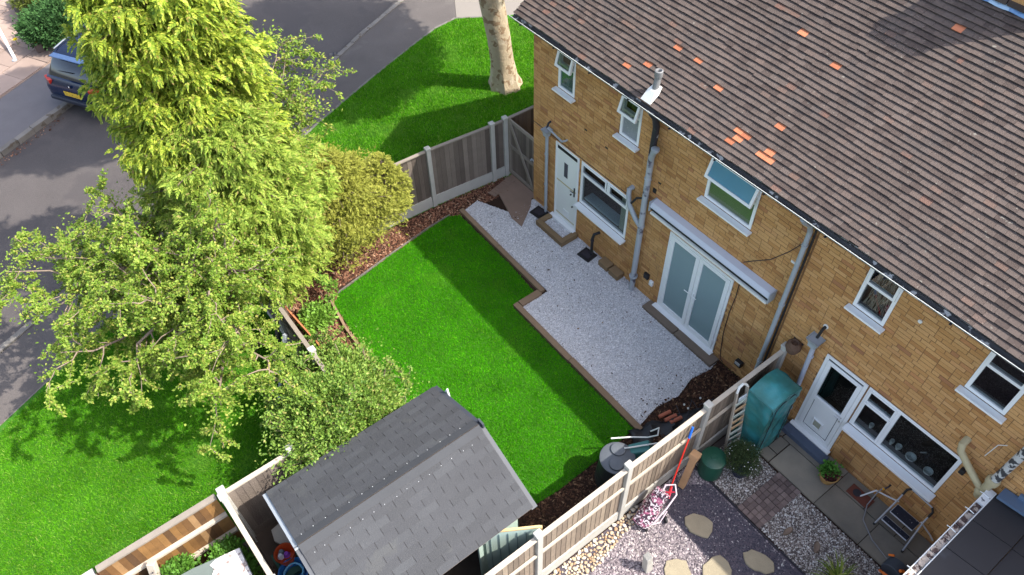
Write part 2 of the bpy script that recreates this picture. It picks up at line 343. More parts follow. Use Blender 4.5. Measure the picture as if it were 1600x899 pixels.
# far pavement and slabbed forecourt across the road
struct('pavement', MB().prism([(-14.25, -11.2), (-15.05, -9.42), (-15.52, -8.5), (-15.9, -7.74), (-17.65, -4.25), (-19.6, -4.0), (-18.35, -7.0), (-17.35, -8.85), (-15.7, -12)], -.3, .0), M('far_pavement_asphalt', (.13, .12, .125), var=.25, rough=.9, bump=.3, fine=.2))
fore = struct('forecourt', MB().prism([(-15.8, -12), (-17.36, -8.88), (-18.36, -7.02), (-19.7, -4), (-27, -4), (-26, -12)], -.3, -.004), m_slab_p)
ax = Vector((-18.36 + 17.36, -7.02 + 8.88, 0)).normalized(); nx = Vector((-ax.y, ax.x, 0)); o0 = Vector((-17.4, -8.86, .01))
for i in range(7):
    for j in range(-3, 5):
        c = o0 + nx * (.42 + i * .82) + ax * ((j + .5) * .88 + (i % 2) * .3)
        piece('paving_slab', m_slab_p, fore, (c.x, c.y, .004 + random.uniform(-.006, .006)), (.865, .80, .05), math.atan2(ax.y, ax.x) + random.uniform(-.008, .008))
# road gully
t = thing('drain_grate', 'black slotted drain grate in the road gutter beside the kerb', 'drain grate', (-13.5, -.62, -.09))
MB().prism([(-13.75, -.78), (-13.43, -.95), (-13.2, -.5), (-13.52, -.32)], -.12, -.088).build('frame', m_kerb, t)
for i in range(5):
    piece('grate_bar', m_iron, t, (-13.6 + i * .055 + .04, -.72 + i * .085 - .03, -.08), (.30, .045, .03), -.48)
del t

# ---------------------------------------------------------------- garden ground of the near house
bed_poly = [(-6.62, -3.2), (-6.45, -.1), (-6.38, .05), (-5.9, -.1), (-5.36, -.02), (1.5, -.02), (1.5, -6.35), (-6.7, -6.33)]
struct('mulch_bed', MB().prism(bed_poly, -.1, .004), m_soil)
gl_poly = [(-5.95, -1.68), (-4.0, -1.70), (-3.12, -1.76), (-3.10, -2.36), (-1.2, -2.37), (.52, -2.36), (.58, -3.1), (.6, -4.2), (.52, -5.1), (.5, -7.5), (-2.2, -7.5), (-2.5, -5.75), (-2.6, -5.35), (-3.5, -5.31), (-4.7, -5.27), (-5.45, -5.2), (-5.62, -5.0), (-5.86, -3.6), (-6.03, -2.4), (-6.08, -1.9)]
struct('garden_lawn', MB().prism([p for p in gl_poly if p[1] > -5.6] + [(-2.55, -5.4)] if False else gl_poly, -.05, .03), m_turf)
blades('grass', gl_poly, 9000, m_grass, .025, .035, 'short vivid green grass of the small back lawn')
pat_poly = [(-6.1, -1.5), (-6.12, -1.0), (-5.9, -.75), (-5.36, -.01), (1.0, -.01), (.45, -.30), (.42, -.6), (.62, -1.2), (.5, -1.7), (.62, -2.2), (-2.98, -2.2), (-2.98, -1.56)]
pat_poly = [(-6.02, -1.5), (-6.10, -1.08), (-5.3, -.72), (-5.33, -.012), (.42, -.012), (.47, -.30), (.40, -.75), (.52, -1.2), (.44, -1.7), (.53, -2.19), (-2.97, -2.19), (-2.97, -1.52)]
struct('gravel_patio', MB().prism(pat_poly, -.05, .02), m_grav)
stones('gravel', pat_poly, 5600, m_gravs, .022, .0085, 'white and pale grey gravel covering the patio', 'gravel', holes=[[(-4.62, -.5), (-3.7, -.5), (-3.7, 0), (-4.62, 0)]], flat=.7, elong=1.2)
def chips(name, poly, dens, mat, label, holes=(), size=.012, z=.006):
    return stones(name, poly, dens, mat, z, size, label, 'bark mulch', flat=.25, elong=2.6, holes=holes, zj=.02, tilt=.45)
lp = gl_poly
chips('bark_mulch', [(-6.7, -6.33), (-6.45, -.1), (-5.9, -.3), (-5.9, -1.6), (-5.8, -5.0), (-2.0, -5.2), (-2.0, -6.33)], 1900, m_mulch, 'red brown bark chips covering the bed inside the left fence', holes=[lp, pat_poly])
chips('bark_mulch', [(.40, -.012), (1.5, -.012), (1.5, -6.33), (.5, -6.33)], 1900, m_mulch_d, 'dark brown bark chips in the narrow bed along the right fence', holes=[lp, pat_poly])
# loose bark strewn over the gravel edge
t = thing('timber_edging', 'weathered brown sleeper edging between the back lawn and the white gravel', 'garden edging', (-3, -1.6, 0))
def sleeper(p, q, wd=.11, h=.075, mat=m_sleeper, par=t, name='edging_board', zc=None):
    d = Vector(q) - Vector(p); c = (Vector(p) + Vector(q)) / 2
    piece(name, mat, par, (c.x, c.y, (h / 2 if zc is None else zc)), (d.length, wd, h), math.atan2(d.y, d.x))
sleeper((-6.06, -1.56), (-4.62, -1.59)); sleeper((-4.61, -1.59), (-3.02, -1.62)); sleeper((-3.03, -1.685), (-3.03, -2.19), wd=.15)
for a, b in ((-3.10, -1.35), (-1.34, .62)): sleeper((a, -2.27), (b, -2.28), wd=.12)
t2 = thing('log_edging', 'thin weathered edging board between the mulch bed and the left side of the lawn', 'garden edging', (-4, -5.3, 0))
for a, b in zip([(-5.72, -5.2), (-4.75, -5.34), (-3.6, -5.38)], [(-4.76, -5.335), (-3.61, -5.375), (-2.55, -5.42)]): sleeper(a, b, wd=.05, h=.11, par=t2)
t2b = thing('edging_strip', 'pale curved soil edging strip along the top left of the back lawn', 'garden edging', (-6, -3.4, 0))
for a, b in zip([(-6.1, -1.85), (-6.07, -2.4), (-5.9, -3.6)], [(-6.07, -2.39), (-5.9, -3.59), (-5.66, -5.0)]): sleeper(a, b, wd=.025, h=.05, par=t2b, mat=m_kerb)
# brown paving by the gate
t = thing('patio_paving', 'brown concrete patio slab edged with a row of bricks in front of the gate', 'paving', (-5.8, -.5, 0))
MB().prism([(-6.066, -0.528), (-6.213, -0.038), (-5.407, -0.016), (-5.159, -0.249), (-4.785, -0.8), (-5.129, -0.809)], .0, .036).build('slab', m_slab_b, t)
a, b = Vector((*(-6.117, -0.732), 0)), Vector((*(-6.268, -0.035), 0)); d = (b - a); L = d.length; d.normalize()
for i in range(8):
    c = a + d * (i + .5) * L / 8 + Vector((d.y, -d.x, 0)) * .085
    piece('brick', m_slab_b, t, (c.x, c.y, .02), (L / 8 - .012, .21, .045), math.atan2(d.y, d.x) + random.uniform(-.04, .04))

# ---------------------------------------------------------------- houses
EY, EZ, TH = -.42, 4.86, math.radians(32)
RIDGE_S = 3.78
def roof_pt(x, s, h=0): return Vector((x, EY + s * math.cos(TH) - h * math.sin(TH), EZ + s * math.sin(TH) + h * math.cos(TH)))
def wall_grid(mb, x0, x1, z0, z1, ops, y, t=.10):
    """wall slab with real openings, split into non-overlapping cells"""
    xs = sorted({x0, x1, *[o[0] for o in ops], *[o[1] for o in ops]}); zs = sorted({z0, z1, *[o[2] for o in ops], *[o[3] for o in ops]})
    for a, b in zip(xs[:-1], xs[1:]):
        for c, d in zip(zs[:-1], zs[1:]):
            mx, mz = (a + b) / 2, (c + d) / 2
            if any(o[0] < mx < o[1] and o[2] < mz < o[3] for o in ops): continue
            mb.box(a, b, y, y + t, c, d)
    return mb
def brickwork(house, x0, x1, z1, ops, near):
    cs, ss = [], []; nz = int(z1 / .075)
    for r in range(nz):
        z = r * .075 + .0375; x = x0 - (.1125 if r % 2 else 0)
        if r % 2: x += random.choice((0, 0, .056))
        while x < x1:
            l = .1125 if random.random() < .13 else .225
            segs = [(max(x, x0), min(x + l, x1))]
            for o in ops:
                if o[2] < z < o[3]:
                    ns = []
                    for (a, b) in segs:
                        if b <= o[0] or a >= o[1]: ns.append((a, b)); continue
                        if a < o[0]: ns.append((a, o[0]))
                        if b > o[1]: ns.append((o[1], b))
                    segs = ns
            for (a, b) in segs:
                if b - a > .03:
                    dy = random.uniform(-.0025, .0025)
                    cs.append(((a + b) / 2, .004 + dy, z + random.uniform(-.001, .001))); ss.append((b - a - .010, .016, .0655))
            x += l
    d = [math.dist(c, near) for c in cs]; idx = sorted(range(len(cs)), key=lambda i: d[i]); top = set(idx[:300])
    for i in idx[:300]:
        piece('brick', m_brick, house, cs[i], ss[i])
    rest = [i for i in range(len(cs)) if i not in top]
    stuff(boxes_mesh('brickwork', m_brick, house, [cs[i] for i in rest], [ss[i] for i in rest]))
ORANGE = [(-2.405, 0.443), (-2.213, 0.958), (-1.558, 1.075), (-1.744, 0.953), (-1.127, 0.753), (-2.142, 0.733), (-2.369, 0.559), (0.12, 0.767), (0.083, 1.966), (1.093, 3.14), (-0.409, 0.46), (-0.273, 0.461), (0.189, 0.3), (0.331, 0.287), (0.215, 0.244), (-0.464, 0.173), (-0.292, 0.262), (-0.69, 2.142), (0.198, 0.343), (-2.649, 0.353)]
ORANGE = [(-2.204, 0.949), (-2.649, 0.353), (-2.36, 0.55), (-1.744, 0.953), (-1.127, 0.753), (-0.417, 0.455), (-0.281, 0.456), (-0.387, 0.173), (-0.305, 0.29), (0.182, 0.308), (0.331, 0.274), (0.12, 0.767), (0.083, 1.966), (1.093, 3.14), (-0.69, 2.142), (0.244, 0.386)]
def roof_tiles(house, x0, x1, near):
    G_, W_ = .0955, .15; rows = int(RIDGE_S / G_) + 1; cs, ors = [], []
    Rt = Matrix.Rotation(TH - .25, 3, 'X')
    for r in range(rows):
        s = r * G_ + .0; k = 0
        x = x0 - (W_ / 2 if r % 2 else 0); sag = .006 * math.sin(r * 1.7)
        while x < x1 - .01:
            a, b = max(x, x0), min(x + W_, x1)
            if b - a > .03:
                sx = (a + b) / 2
                ds = sag * math.sin(sx * 1.3 + r * .6) + .006 * math.sin(sx * 4 + r) + random.uniform(-.0035, .0035) + (.014 if random.random() < .012 else 0)
                p = roof_pt(sx, s + .058 + ds, .024 + random.uniform(-.002, .002))
                orange = any(abs(sx - o[0]) < .075 and -.02 < o[1] - s < .0756 for o in ORANGE)
                (ors if orange else cs).append((tuple(p), (b - a - .0028, .135, .0125)))
            x += W_
    for c, sz in ors: piece('roof_tile', m_tile_or, house, c, sz, Rt, label='bright orange replacement roof tile')
    d = [math.dist(c, near) for c, sz in cs]; idx = sorted(range(len(cs)), key=lambda i: d[i]); k = 300 - len(ors); top = set(idx[:k])
    for i in idx[:k]: piece('roof_tile', m_tile, house, cs[i][0], cs[i][1], Rt)
    rest = [c for i, c in enumerate(cs) if i not in top]
    stuff(boxes_mesh('roof_tiles', m_tile, house, [c[0] for c in rest], [c[1] for c in rest], Rt))
def frame_bars(mb, x0, x1, z0, z1, wd, y0, y1, xs=(), zs=()):
    mb.box(x0, x0 + wd, y0, y1, z0, z1); mb.box(x1 - wd, x1, y0, y1, z0, z1)
    mb.box(x0 + wd, x1 - wd, y0, y1, z0, z0 + wd); mb.box(x0 + wd, x1 - wd, y0, y1, z1 - wd, z1)
    return mb
def window(house, x0, x1, z0, z1, kind, label=None, tr=.6):
    """top-hung fanlight over a fixed pane; tr = transom height as a fraction"""
    W_ = .055; zt = z0 + (z1 - z0) * tr
    mb = frame_bars(MB(), x0, x1, z0, z1, W_, -.012, .055); mb.box(x0 + W_, x1 - W_, -.014, .055, zt - .025, zt + .025)
    f = mb.build('window', m_white, house, bevel=.004, label=label)
    lower = dict(open=m_frostp, frost=m_frostp, clear=m_glass, green=m_glass, hair=m_glass)[kind if kind in ('clear', 'green', 'hair') else 'frost']
    if kind == 'pale': lower = m_glassb
    MB().box(x0 + W_ - .005, x1 - W_ + .005, .012, .018, z0 + W_ - .005, zt - .02).build('pane', lower, f)
    MB().box(x0 - .05, x1 + .05, -.13, -.013, z0 - .045, z0 - .008).build('sill', m_white, f, bevel=.005)
    if kind in ('open', 'pale', 'green'):
        ang = {'open': .30, 'pale': .26, 'green': .30}[kind]; R = Matrix.Rotation(-ang, 3, 'X'); hh = z1 - .02 - zt
        def tb(mb, a, b, c, d, y0, y1):
            p = Vector(((a + b) / 2, 0, (c + d) / 2 - (z1 - .02))); c0 = R @ Vector((0, (y0 + y1) / 2, p.z)); return mb.obox((p.x, c0.y - .03, c0.z + z1 - .02), (b - a, y1 - y0, d - c), R)
        sm = MB(); a, b, c, d = x0 + .02, x1 - .02, zt - .02, z1 - .02
        tb(sm, a, a + .05, c, d, -.025, .025); tb(sm, b - .05, b, c, d, -.025, .025); tb(sm, a + .05, b - .05, c, c + .05, -.025, .025); tb(sm, a + .05, b - .05, d - .05, d, -.025, .025)
        sm.build('sash', m_white, f, bevel=.004)
        tb(MB(), a + .045, b - .045, c + .045, d - .045, -.004, .004).build('pane', {'open': m_glass, 'pale': m_glassb, 'green': m_blue}[kind], f)
        MB().box((x0 + x1) / 2 - .012, (x0 + x1) / 2 + .012, -.02, .0, zt - .09, zt + .0).build('stay', m_white, f)
    else:
        sm = frame_bars(MB(), x0 + .03, x1 - .03, zt + .002, z1 - .03, .04, -.03, -.0145); sm.build('sash', m_white, f, bevel=.003)
        MB().box(x0 + .068, x1 - .068, .0, .006, zt + .04, z1 - .068).build('pane', m_glass, f)
    # what shows behind the glass
    if kind == 'pale': MB().box(x0 + .02, x1 - .02, .03, .034, z0 + .03, zt - .03).build('blind', M('pale_blind', (.50, .50, .36), var=.2, vs=3), f)
    if kind == 'green': MB().box(x0 + .03, x1 - .03, .03, .034, z0 + .03, zt - .03).build('blind', m_green, f)
    if kind == 'open': MB().box(x0 + .03, x1 - .03, .12, .125, zt, z1 - .02).build('plant_blind', M('leafy_blind', (.05, .12, .04), var=.9, vs=20), f)
    if kind == 'hair':
        c = MB()
        for i in range(26):
            xx = x0 + .12 + i * .011; c.tube([(xx, .1 + .02 * math.sin(i), z1 - .1), (xx + .02 * math.sin(i * 2), .11, (z0 + z1) / 2), (xx + .10 * math.sin(i * .8), .10, z0 + .05)], .007, 5)
        c.build('curtain', M('fringed_curtain', (.42, .36, .28), var=.6, vs=8, isl=.7), f)
    return f

def clip_ring(mb, c, r, axis='z'):
    mb.lathe([(r, -.02), (r * 1.18, -.018), (r * 1.18, .018), (r, .02)], c, 12)
PX = 1.34
# ===== near house
hA = thing('brick_house', 'buff brick end of terrace house with french doors opening on the white gravel patio', 'house', (-2, 2.7, 0))
opsA = [(-4.60, -4.12, 3.52, 4.40), (-2.86, -2.365, 3.48, 4.39), (-.765, .245, 3.465, 4.40), (-3.80, -2.40, 1.08, 2.20), (-1.30, .235, .10, 2.20), (-4.605, -3.865, .13, 2.20)]
mw = wall_grid(MB(), -5.35, PX, 0, 4.62, opsA, .0, .11)
mw.box(-5.34, -5.24, .11, 5.35, 0, 4.62); mw.box(-5.35, PX, 5.35, 5.46, 0, 4.62); mw.add([(-5.33, 0, 4.62), (-5.33, 5.4, 4.62), (-5.33, 2.7, 6.5), (-5.23, 0, 4.62), (-5.23, 5.4, 4.62), (-5.23, 2.7, 6.5)], [(0, 1, 2), (5, 4, 3), (0, 2, 5, 3), (1, 4, 5, 2)])
mw.build('wall', m_mortar, hA)
brickwork(hA, -5.36, PX - .02, 4.62, opsA, (1.4, 0, 4.6))
MB().box(-5.36, PX - .01, .001, .012, 4.60, 4.66).build('soffit_board', m_fascia, hA)
gb = MB().box(-5.36, -5.345, .01, 5.46, 0, 4.62); gb.build('gable_brickwork', M('gable_brick', (.40, .25, .12), var=.3, vs=12, bump=.5, bs=20), hA)
MB().box(-5.2, PX - .1, .2, 5.3, 2.35, 2.6).box(-5.2, PX - .1, .5, .55, .02, 2.34).box(-5.2, PX - .1, .5, .55, 2.61, 4.5).build('interior', m_dark, hA)
def roof_deck(x0, x1, house):
    mb = MB(); P = lambda s, h: roof_pt(0, s, h)
    prof = [P(0.015, -.01), P(RIDGE_S + .02, -.01), P(RIDGE_S + .02, 0), P(0.015, 0)]
    mb.add([(x, p.y, p.z) for x in (x0 + .012, x1) for p in prof], [(0, 1, 2, 3), (7, 6, 5, 4), (0, 4, 5, 1), (1, 5, 6, 2), (2, 6, 7, 3), (3, 7, 4, 0)])
    r = P(RIDGE_S, 0); y2 = 2 * r.y - EY
    mb.add([(x0 + .012, r.y + .02, r.z), (x1, r.y + .02, r.z), (x1, y2, EZ), (x0 + .012, y2, EZ), (x0 + .012, r.y + .02, r.z + .04), (x1, r.y + .02, r.z + .04), (x1, y2, EZ + .04), (x0 + .012, y2, EZ + .04)],
           [(0, 3, 2, 1), (4, 5, 6, 7), (0, 1, 5, 4), (1, 2, 6, 5), (2, 3, 7, 6), (3, 0, 4, 7)])
    mb.build('roof', m_felt, house)
    rd = MB(); n = int((x1 - x0) / .33)
    for i in range(n):
        a = x0 + i * (x1 - x0) / n; b = a + (x1 - x0) / n - .01
        piece('ridge_tile', m_tile, house, ((a + b) / 2, r.y + .01, r.z + .06), (b - a, .22, .07))
roof_deck(-5.40, PX - .005, hA)
roof_tiles(hA, -5.40, PX, (1.4, -.3, 4.9))
def gutter(x0, x1, house):
    z = EZ - .035; y = EY - .035; mb = MB(); pr = [(.058 * math.cos(a), .052 * math.sin(a)) for a in [PI + i * PI / 8 for i in range(9)]]
    pr2 = [(p[0] * .86, p[1] * .84) for p in pr][::-1]; pf = pr + pr2; n = len(pf)
    vs = [(x, y + p[0], z + p[1]) for x in (x0, x1) for p in pf]
    mb.add(vs, [(i, (i + 1) % n, n + (i + 1) % n, n + i) for i in range(n)] + [tuple(range(n))[::-1], tuple(range(n, 2 * n))])
    mb.build('gutter', m_gut, house)
    MB().box(x0 + .02, x1, EY + .04, EY + .06, EZ - .19, EZ - .02).build('fascia', m_fascia, house)
    MB().box(x0 + .02, x1, EY + .062, -.02, EZ - .20, EZ - .19).build('soffit', m_fascia, house)
    lip = MB().box(x0, x1, y - .061, y - .056, z - .004, z + .008); lip.build('gutter_lip', m_whitep, house)
    for i in range(int((x1 - x0) / .95)):
        piece('gutter_bracket', m_iron, house, (x0 + .3 + i * .95, y - .0, z - .06), (.03, .11, .012))
gutter(-5.44, PX - .005, hA)
# chimney just above the picture, its lead tray and tarpaulin reach into it
chim = MB().box(1.34, 1.98, 2.72, 3.30, 6.3, 8.0).build('chimney', m_brick, hA)
MB().box(1.30, 2.02, 2.68, 3.34, 8.0, 8.12).build('cap', m_conc, chim)
for x in (1.5, 1.8): MB().lathe([(.12, 0), (.10, .3)], (x, 3.0, 8.12), 12).build('chimney_pot', m_tile_or, chim)
# windows
window(hA, -4.60, -4.12, 3.52, 4.40, 'pale', tr=.62)
window(hA, -2.86, -2.365, 3.48, 4.39, 'open', tr=.62)
window(hA, -.765, .245, 3.465, 4.40, 'green', tr=.58, label='wide bathroom window with its top sash propped open')
x0, x1, z0, z1 = -3.80, -2.40, 1.08, 2.20; zt = 1.88; xm = -3.0
mb = frame_bars(MB(), x0, x1, z0, z1, .055, -.012, .055); mb.box(x0 + .055, x1 - .055, -.014, .055, zt - .025, zt + .025); mb.box(xm - .03, xm + .03, -.013, .055, zt + .025, z1 - .055)
kw = mb.build('window', m_white, hA, bevel=.004, label='wide kitchen window beside the white back door')
MB().box(x0 + .05, x1 - .05, .012, .018, z0 + .05, zt - .02).build('pane', m_glass, kw)
for a, b in ((x0 + .03, xm - .035), (xm + .035, x1 - .03)):
    frame_bars(MB(), a, b, zt + .03, z1 - .03, .035, -.032, -.0155).build('sash', m_white, kw, bevel=.003)
    MB().box(a + .03, b - .03, 0, .006, zt + .06, z1 - .06).build('pane', m_glass, kw)
MB().box(x0 - .01, x1 + .04, -.16, -.013, z0 - .06, z0 - .008).build('sill', m_white, kw, bevel=.006)
MB().box(x0 + .06, x1 - .3, .07, .30, z0 + .08, z0 + .11).build('worktop', M('worktop_bluegrey', (.48, .58, .62), var=.3), kw)
MB().box(x1 - .28, x1 - .06, .09, .10, z0 + .03, z1 - .05).build('blind', M('cream_blind', (.50, .52, .42), var=.15), kw)
MB().tube([(-2.75, .25, 1.15), (-2.75, .25, 1.42), (-2.72, .2, 1.5), (-2.66, .16, 1.48), (-2.65, .15, 1.40)], .014, 8).build('tap', m_fol_or, kw, smooth=True)
# back door
x0, x1, z0, z1 = -4.605, -3.865, .13, 2.20
mb = frame_bars(MB(), x0, x1, z0, z1, .055, -.02, .05)
bd = mb.build('door', m_white, hA, bevel=.004, label='white back door with a narrow glass slot')
MB().box(x0 + .058, x1 - .058, -.006, .035, z0 + .058, z1 - .155).build('leaf', m_door, bd)
MB().box(x0 + .058, x1 - .058, -.008, .03, z1 - .15, z1 - .06).build('vent', m_black, bd)
MB().box(-4.32, -4.21, -.012, -.0065, 1.42, 1.80).build('pane', M('dark_pane', (.03, .035, .05), rough=.1, spec=.8), bd)
MB().box(x0 + .06, x1 - .06, -.010, -.0065, 1.19, 1.225).box(x0 + .06, x1 - .06, -.011, -.0065, .25, .275).build('brass_strip', m_gold, bd)
MB().box(-4.30, -4.12, -.02, -.0065, .30, .50).build('cat_flap', m_white, bd, bevel=.006)
MB().box(-3.985, -3.955, -.02, -.0065, 1.08, 1.32).tube([(-3.97, -.02, 1.22), (-3.97, -.05, 1.22), (-4.06, -.055, 1.22)], .009, 6).build('handle', m_iron, bd)
MB().lathe([(.018, 0), (.018, .03)], (-3.99, -.02, .78), 10, Matrix.Rotation(PI / 2, 3, 'X')).lathe([(.018, 0), (.018, .03)], (-4.05, -.02, 1.10), 10, Matrix.Rotation(PI / 2, 3, 'X')).build('lock', m_iron, bd)
MB().box(x0 - .04, x1 + .03, -.12, -.021, z0 - .05, z0 + .02).build('threshold', m_white, bd, bevel=.005)
# lintel line over kitchen door and window
MB().box(-5.36, -2.36, -.008, -.0, 2.235, 2.25).build('flashing_strip', m_iron, hA)
# french doors
x0, x1, z0, z1 = -1.30, .235, .10, 2.20; xm = (x0 + x1) / 2
fd = frame_bars(MB(), x0, x1, z0, z1, .055, -.02, .06).build('door', m_white, hA, bevel=.004, label='white french doors with frosted glass')
for sgn, a, b in ((1, x0 + .058, xm - .003), (-1, xm + .003, x1 - .058)):
    lf = frame_bars(MB(), a, b, z0 + .058, z1 - .058, .085, -.03, .03).build('leaf', m_white, fd, bevel=.006)
    MB().box(a + .08, b - .08, -.005, .002, z0 + .138, z1 - .138).build('pane', m_frost, fd)
    hx = b - .04 if sgn == 1 else a + .04
    MB().box(hx - .013, hx + .013, -.042, -.031, 1.0, 1.2).tube([(hx, -.04, 1.14), (hx, -.07, 1.14), (hx - sgn * .11, -.075, 1.14)], .009, 6).build('handle', m_white, fd)
    for zz in (.35, 1.15, 1.95):
        hxx = x0 + .055 if sgn == 1 else x1 - .055
        MB().tube([(hxx, -.035, zz - .05), (hxx, -.035, zz + .05)], .011, 8).build('hinge', m_white, fd)
MB().box(x0 - .03, x1 + .03, -.13, -.021, z0 - .045, z0 + .01).build('threshold', m_white, fd, bevel=.005)
# canopy cassette above the french doors
cn = MB(); pr = [(-.005, 2.49), (-.13, 2.51), (-.18, 2.59), (-.13, 2.67), (-.005, 2.69)]
cn.add([(x, p[0], p[1]) for x in (-1.74, 1.02) for p in pr], [(0, 1, 2, 3, 4)[::-1], (5, 6, 7, 8, 9), (0, 5, 6, 1), (1, 6, 7, 2), (2, 7, 8, 3), (3, 8, 9, 4), (4, 9, 5, 0)])
cno = cn.build('awning_cassette', M('awning_grey', (.52, .54, .60), var=.15, rough=.35), hA)
MB().box(-1.72, 1.0, -.16, -.145, 2.51, 2.535).build('awning_slot', m_black, cno)
MB().box(-1.72, 1.0, -.17, -.01, 2.42, 2.465).build('awning_rail', m_whitep, cno)
MB().box(1.022, 1.04, -.185, -.005, 2.47, 2.70).build('end_cap', m_pipe, cno); MB().box(-1.76, -1.742, -.185, -.005, 2.47, 2.70).build('end_cap', m_pipe, cno)
# downpipes
def hopper(mb, c, w_=.13, h=.16):
    x, y, z = c; n = 4
    v = [(x + a * w_ / 2, y + b * w_ / 2, z) for a, b in ((-1, -1), (1, -1), (1, 1), (-1, 1))] + [(x + a * w_ / 3.2, y + b * w_ / 3.2, z - h * .55) for a, b in ((-1, -1), (1, -1), (1, 1), (-1, 1))] + [(x + a * w_ / 3.6, y + b * w_ / 3.6, z - h) for a, b in ((-1, -1), (1, -1), (1, 1), (-1, 1))]
    mb.add(v, [(0, 4, 5, 1), (1, 5, 6, 2), (2, 6, 7, 3), (3, 7, 4, 0), (4, 8, 9, 5), (5, 9, 10, 6), (6, 10, 11, 7), (7, 11, 8, 4), (8, 11, 10, 9)])
    i = .012; mb.add([(x + a * (w_ / 2 - i), y + b * (w_ / 2 - i), z - .03) for a, b in ((-1, -1), (1, -1), (1, 1), (-1, 1))], [(0, 1, 2, 3)])
    return mb
mb = MB().tube([(-4.805, -.09, 2.24), (-4.81, -.09, .05)], .036, 12)
for z in (.9, 1.75, .2): clip_ring(mb, (-4.81, -.09, z), .037)
dp = mb.build('downpipe', m_pipe, hA, smooth=True, label='short grey waste pipe with a hopper left of the back door')
hopper(MB(), (-4.805, -.10, 2.40), .19).build('hopper', m_pipe, dp)
MB().tube([(-4.78, -.09, 2.45), (-4.6, -.10, 2.44), (-4.30, -.12, 2.42), (-4.27, -.05, 2.42), (-4.27, 0, 2.42)], .022, 8).build('waste_arm', m_pipe, dp, smooth=True)
MB().tube([(-4.80, -.0, 2.56), (-4.80, -.06, 2.55), (-4.80, -.10, 2.45)], .022, 8).build('waste_arm', m_iron, dp, smooth=True)
# soil stack
st = MB().tube([(-1.93, -.12, .0), (-1.93, -.12, 3.75)], .058, 16)
for z in (.45, 1.9, 3.1): clip_ring(st, (-1.93, -.12, z), .059)
sp = st.build('soil_pipe', m_pipe_d, hA, smooth=True, label='tall grey soil stack with flaked paint')
clip_ring(MB(), (-1.93, -.12, 3.76), .06)
MB().tube([(-1.93, -.12, 3.7), (-1.92, -.12, 4.25), (-1.93, -.16, 4.45), (-1.93, -.28, 4.62), (-1.93, -.30, 4.72)], .060, 14).build('upper_pipe', M('flaked_dark_pipe', (.03, .028, .035), spots=[(5, .6, (.4, .42, .45), .9)], rough=.5), sp, smooth=True)
MB().tube([(-1.93, -.12, 3.55), (-1.86, -.16, 3.78), (-1.80, -.19, 3.86)], .055, 14).lathe([(.07, 0), (.075, .02), (.075, .05), (.06, .06)], (-1.80, -.2, 3.86), 14).build('branch_pipe', m_pipe, sp, smooth=True)
m_vent = M('dull_vent_pipe', (.20, .20, .20), var=.5, vs=7, rough=.6)
MB().tube([(-1.95, -.26, 4.95), (-1.95, -.22, 5.28)], [.058, .055], 14).build('vent_pipe', m_vent, sp, smooth=True)
MB().lathe([(.06, 0), (.068, .02), (.068, .12), (.05, .13), (.042, .12), (.04, .02)], (-1.95, -.22, 5.26), 14).build('vent_cowl', m_vent, sp, smooth=True)
MB().add([tuple(roof_pt(x, s, .05)) for x, s in ((-2.06, .0), (-1.84, .0), (-1.84, .20), (-2.06, .20))] + [(-2.03, -.33, 5.06), (-1.87, -.33, 5.06), (-1.87, -.18, 5.10), (-2.03, -.18, 5.10)],
         [(0, 1, 5, 4), (1, 2, 6, 5), (2, 3, 7, 6), (3, 0, 4, 7), (4, 5, 6, 7)]).build('flashing', m_whitep, sp)
MB().tube([(-2.36, .0, 2.52), (-2.36, -.10, 2.52), (-2.33, -.13, 2.42), (-2.28, -.14, 2.22), (-2.08, -.13, 1.98), (-1.95, -.12, 1.88)], .05, 12).build('branch_pipe', m_pipe, sp, smooth=True)
MB().tube([(-2.22, -.15, 2.30), (-2.10, -.15, 2.52), (-1.97, -.14, 2.60)], .022, 8).build('overflow_pipe', m_black, sp, smooth=True)
clipm = MB(); clip_ring(clipm, (-1.93, -.12, .45), .075); clipm.build('collar', m_pipe, sp)
# right rainwater pipe
mb = MB().tube([(1.235, -.10, 4.30), (1.235, -.10, .02)], .04, 12)
for z in (1.0, 2.6, 4.0): clip_ring(mb, (1.235, -.10, z), .042)
rp = mb.build('downpipe', m_pipe, hA, smooth=True, label='long grey rainwater pipe at the join of the two houses')
MB().tube([(1.235, -.10, 4.28), (1.235, -.16, 4.45), (1.235, -.38, 4.66), (1.235, -.45, 4.76)], .042, 12).build('swan_neck', m_pipe, rp, smooth=True)
MB().tube([(1.30, -.055, 4.35), (1.30, -.055, .02)], .02, 8).build('cable_duct', m_black, rp)
MB().box(1.08, 1.2, -.02, -.006, 3.44, 3.48).build('pipe_clip', m_whitep, rp)
# cables and small fittings of the near house
MB().tube([(1.20, -.03, 4.0), (1.0, -.012, 3.6), (.75, -.012, 3.2), (.45, -.012, 2.9), (.3, -.012, 2.74)], .007, 5).build('cable', m_iron, hA)
MB().tube([(.35, -.02, 2.42), (.36, -.015, 1.9), (.33, -.015, 1.4), (.34, -.015, .8), (.40, -.02, .30), (.46, -.06, .16), (.55, -.08, .14)], .008, 6).build('cable', m_black, hA)
MB().box(.78, .93, -.10, -.006, .38, .50).build('air_vent', m_black, hA, bevel=.01)
MB().box(.80, .91, -.115, -.1005, .44, .50).build('vent_flap', M('grey_flap', (.4, .4, .4)), hA)
MB().box(-1.72, -1.60, -.07, -.006, .56, .70).build('outdoor_socket', m_black, hA, bevel=.01)
MB().box(-1.56, -1.47, -.06, -.006, .47, .60).build('outdoor_socket', m_white, hA, bevel=.01)
MB().box(-1.86, -1.79, -.03, -.006, 2.78, 2.87).build('alarm_box', m_black, hA)
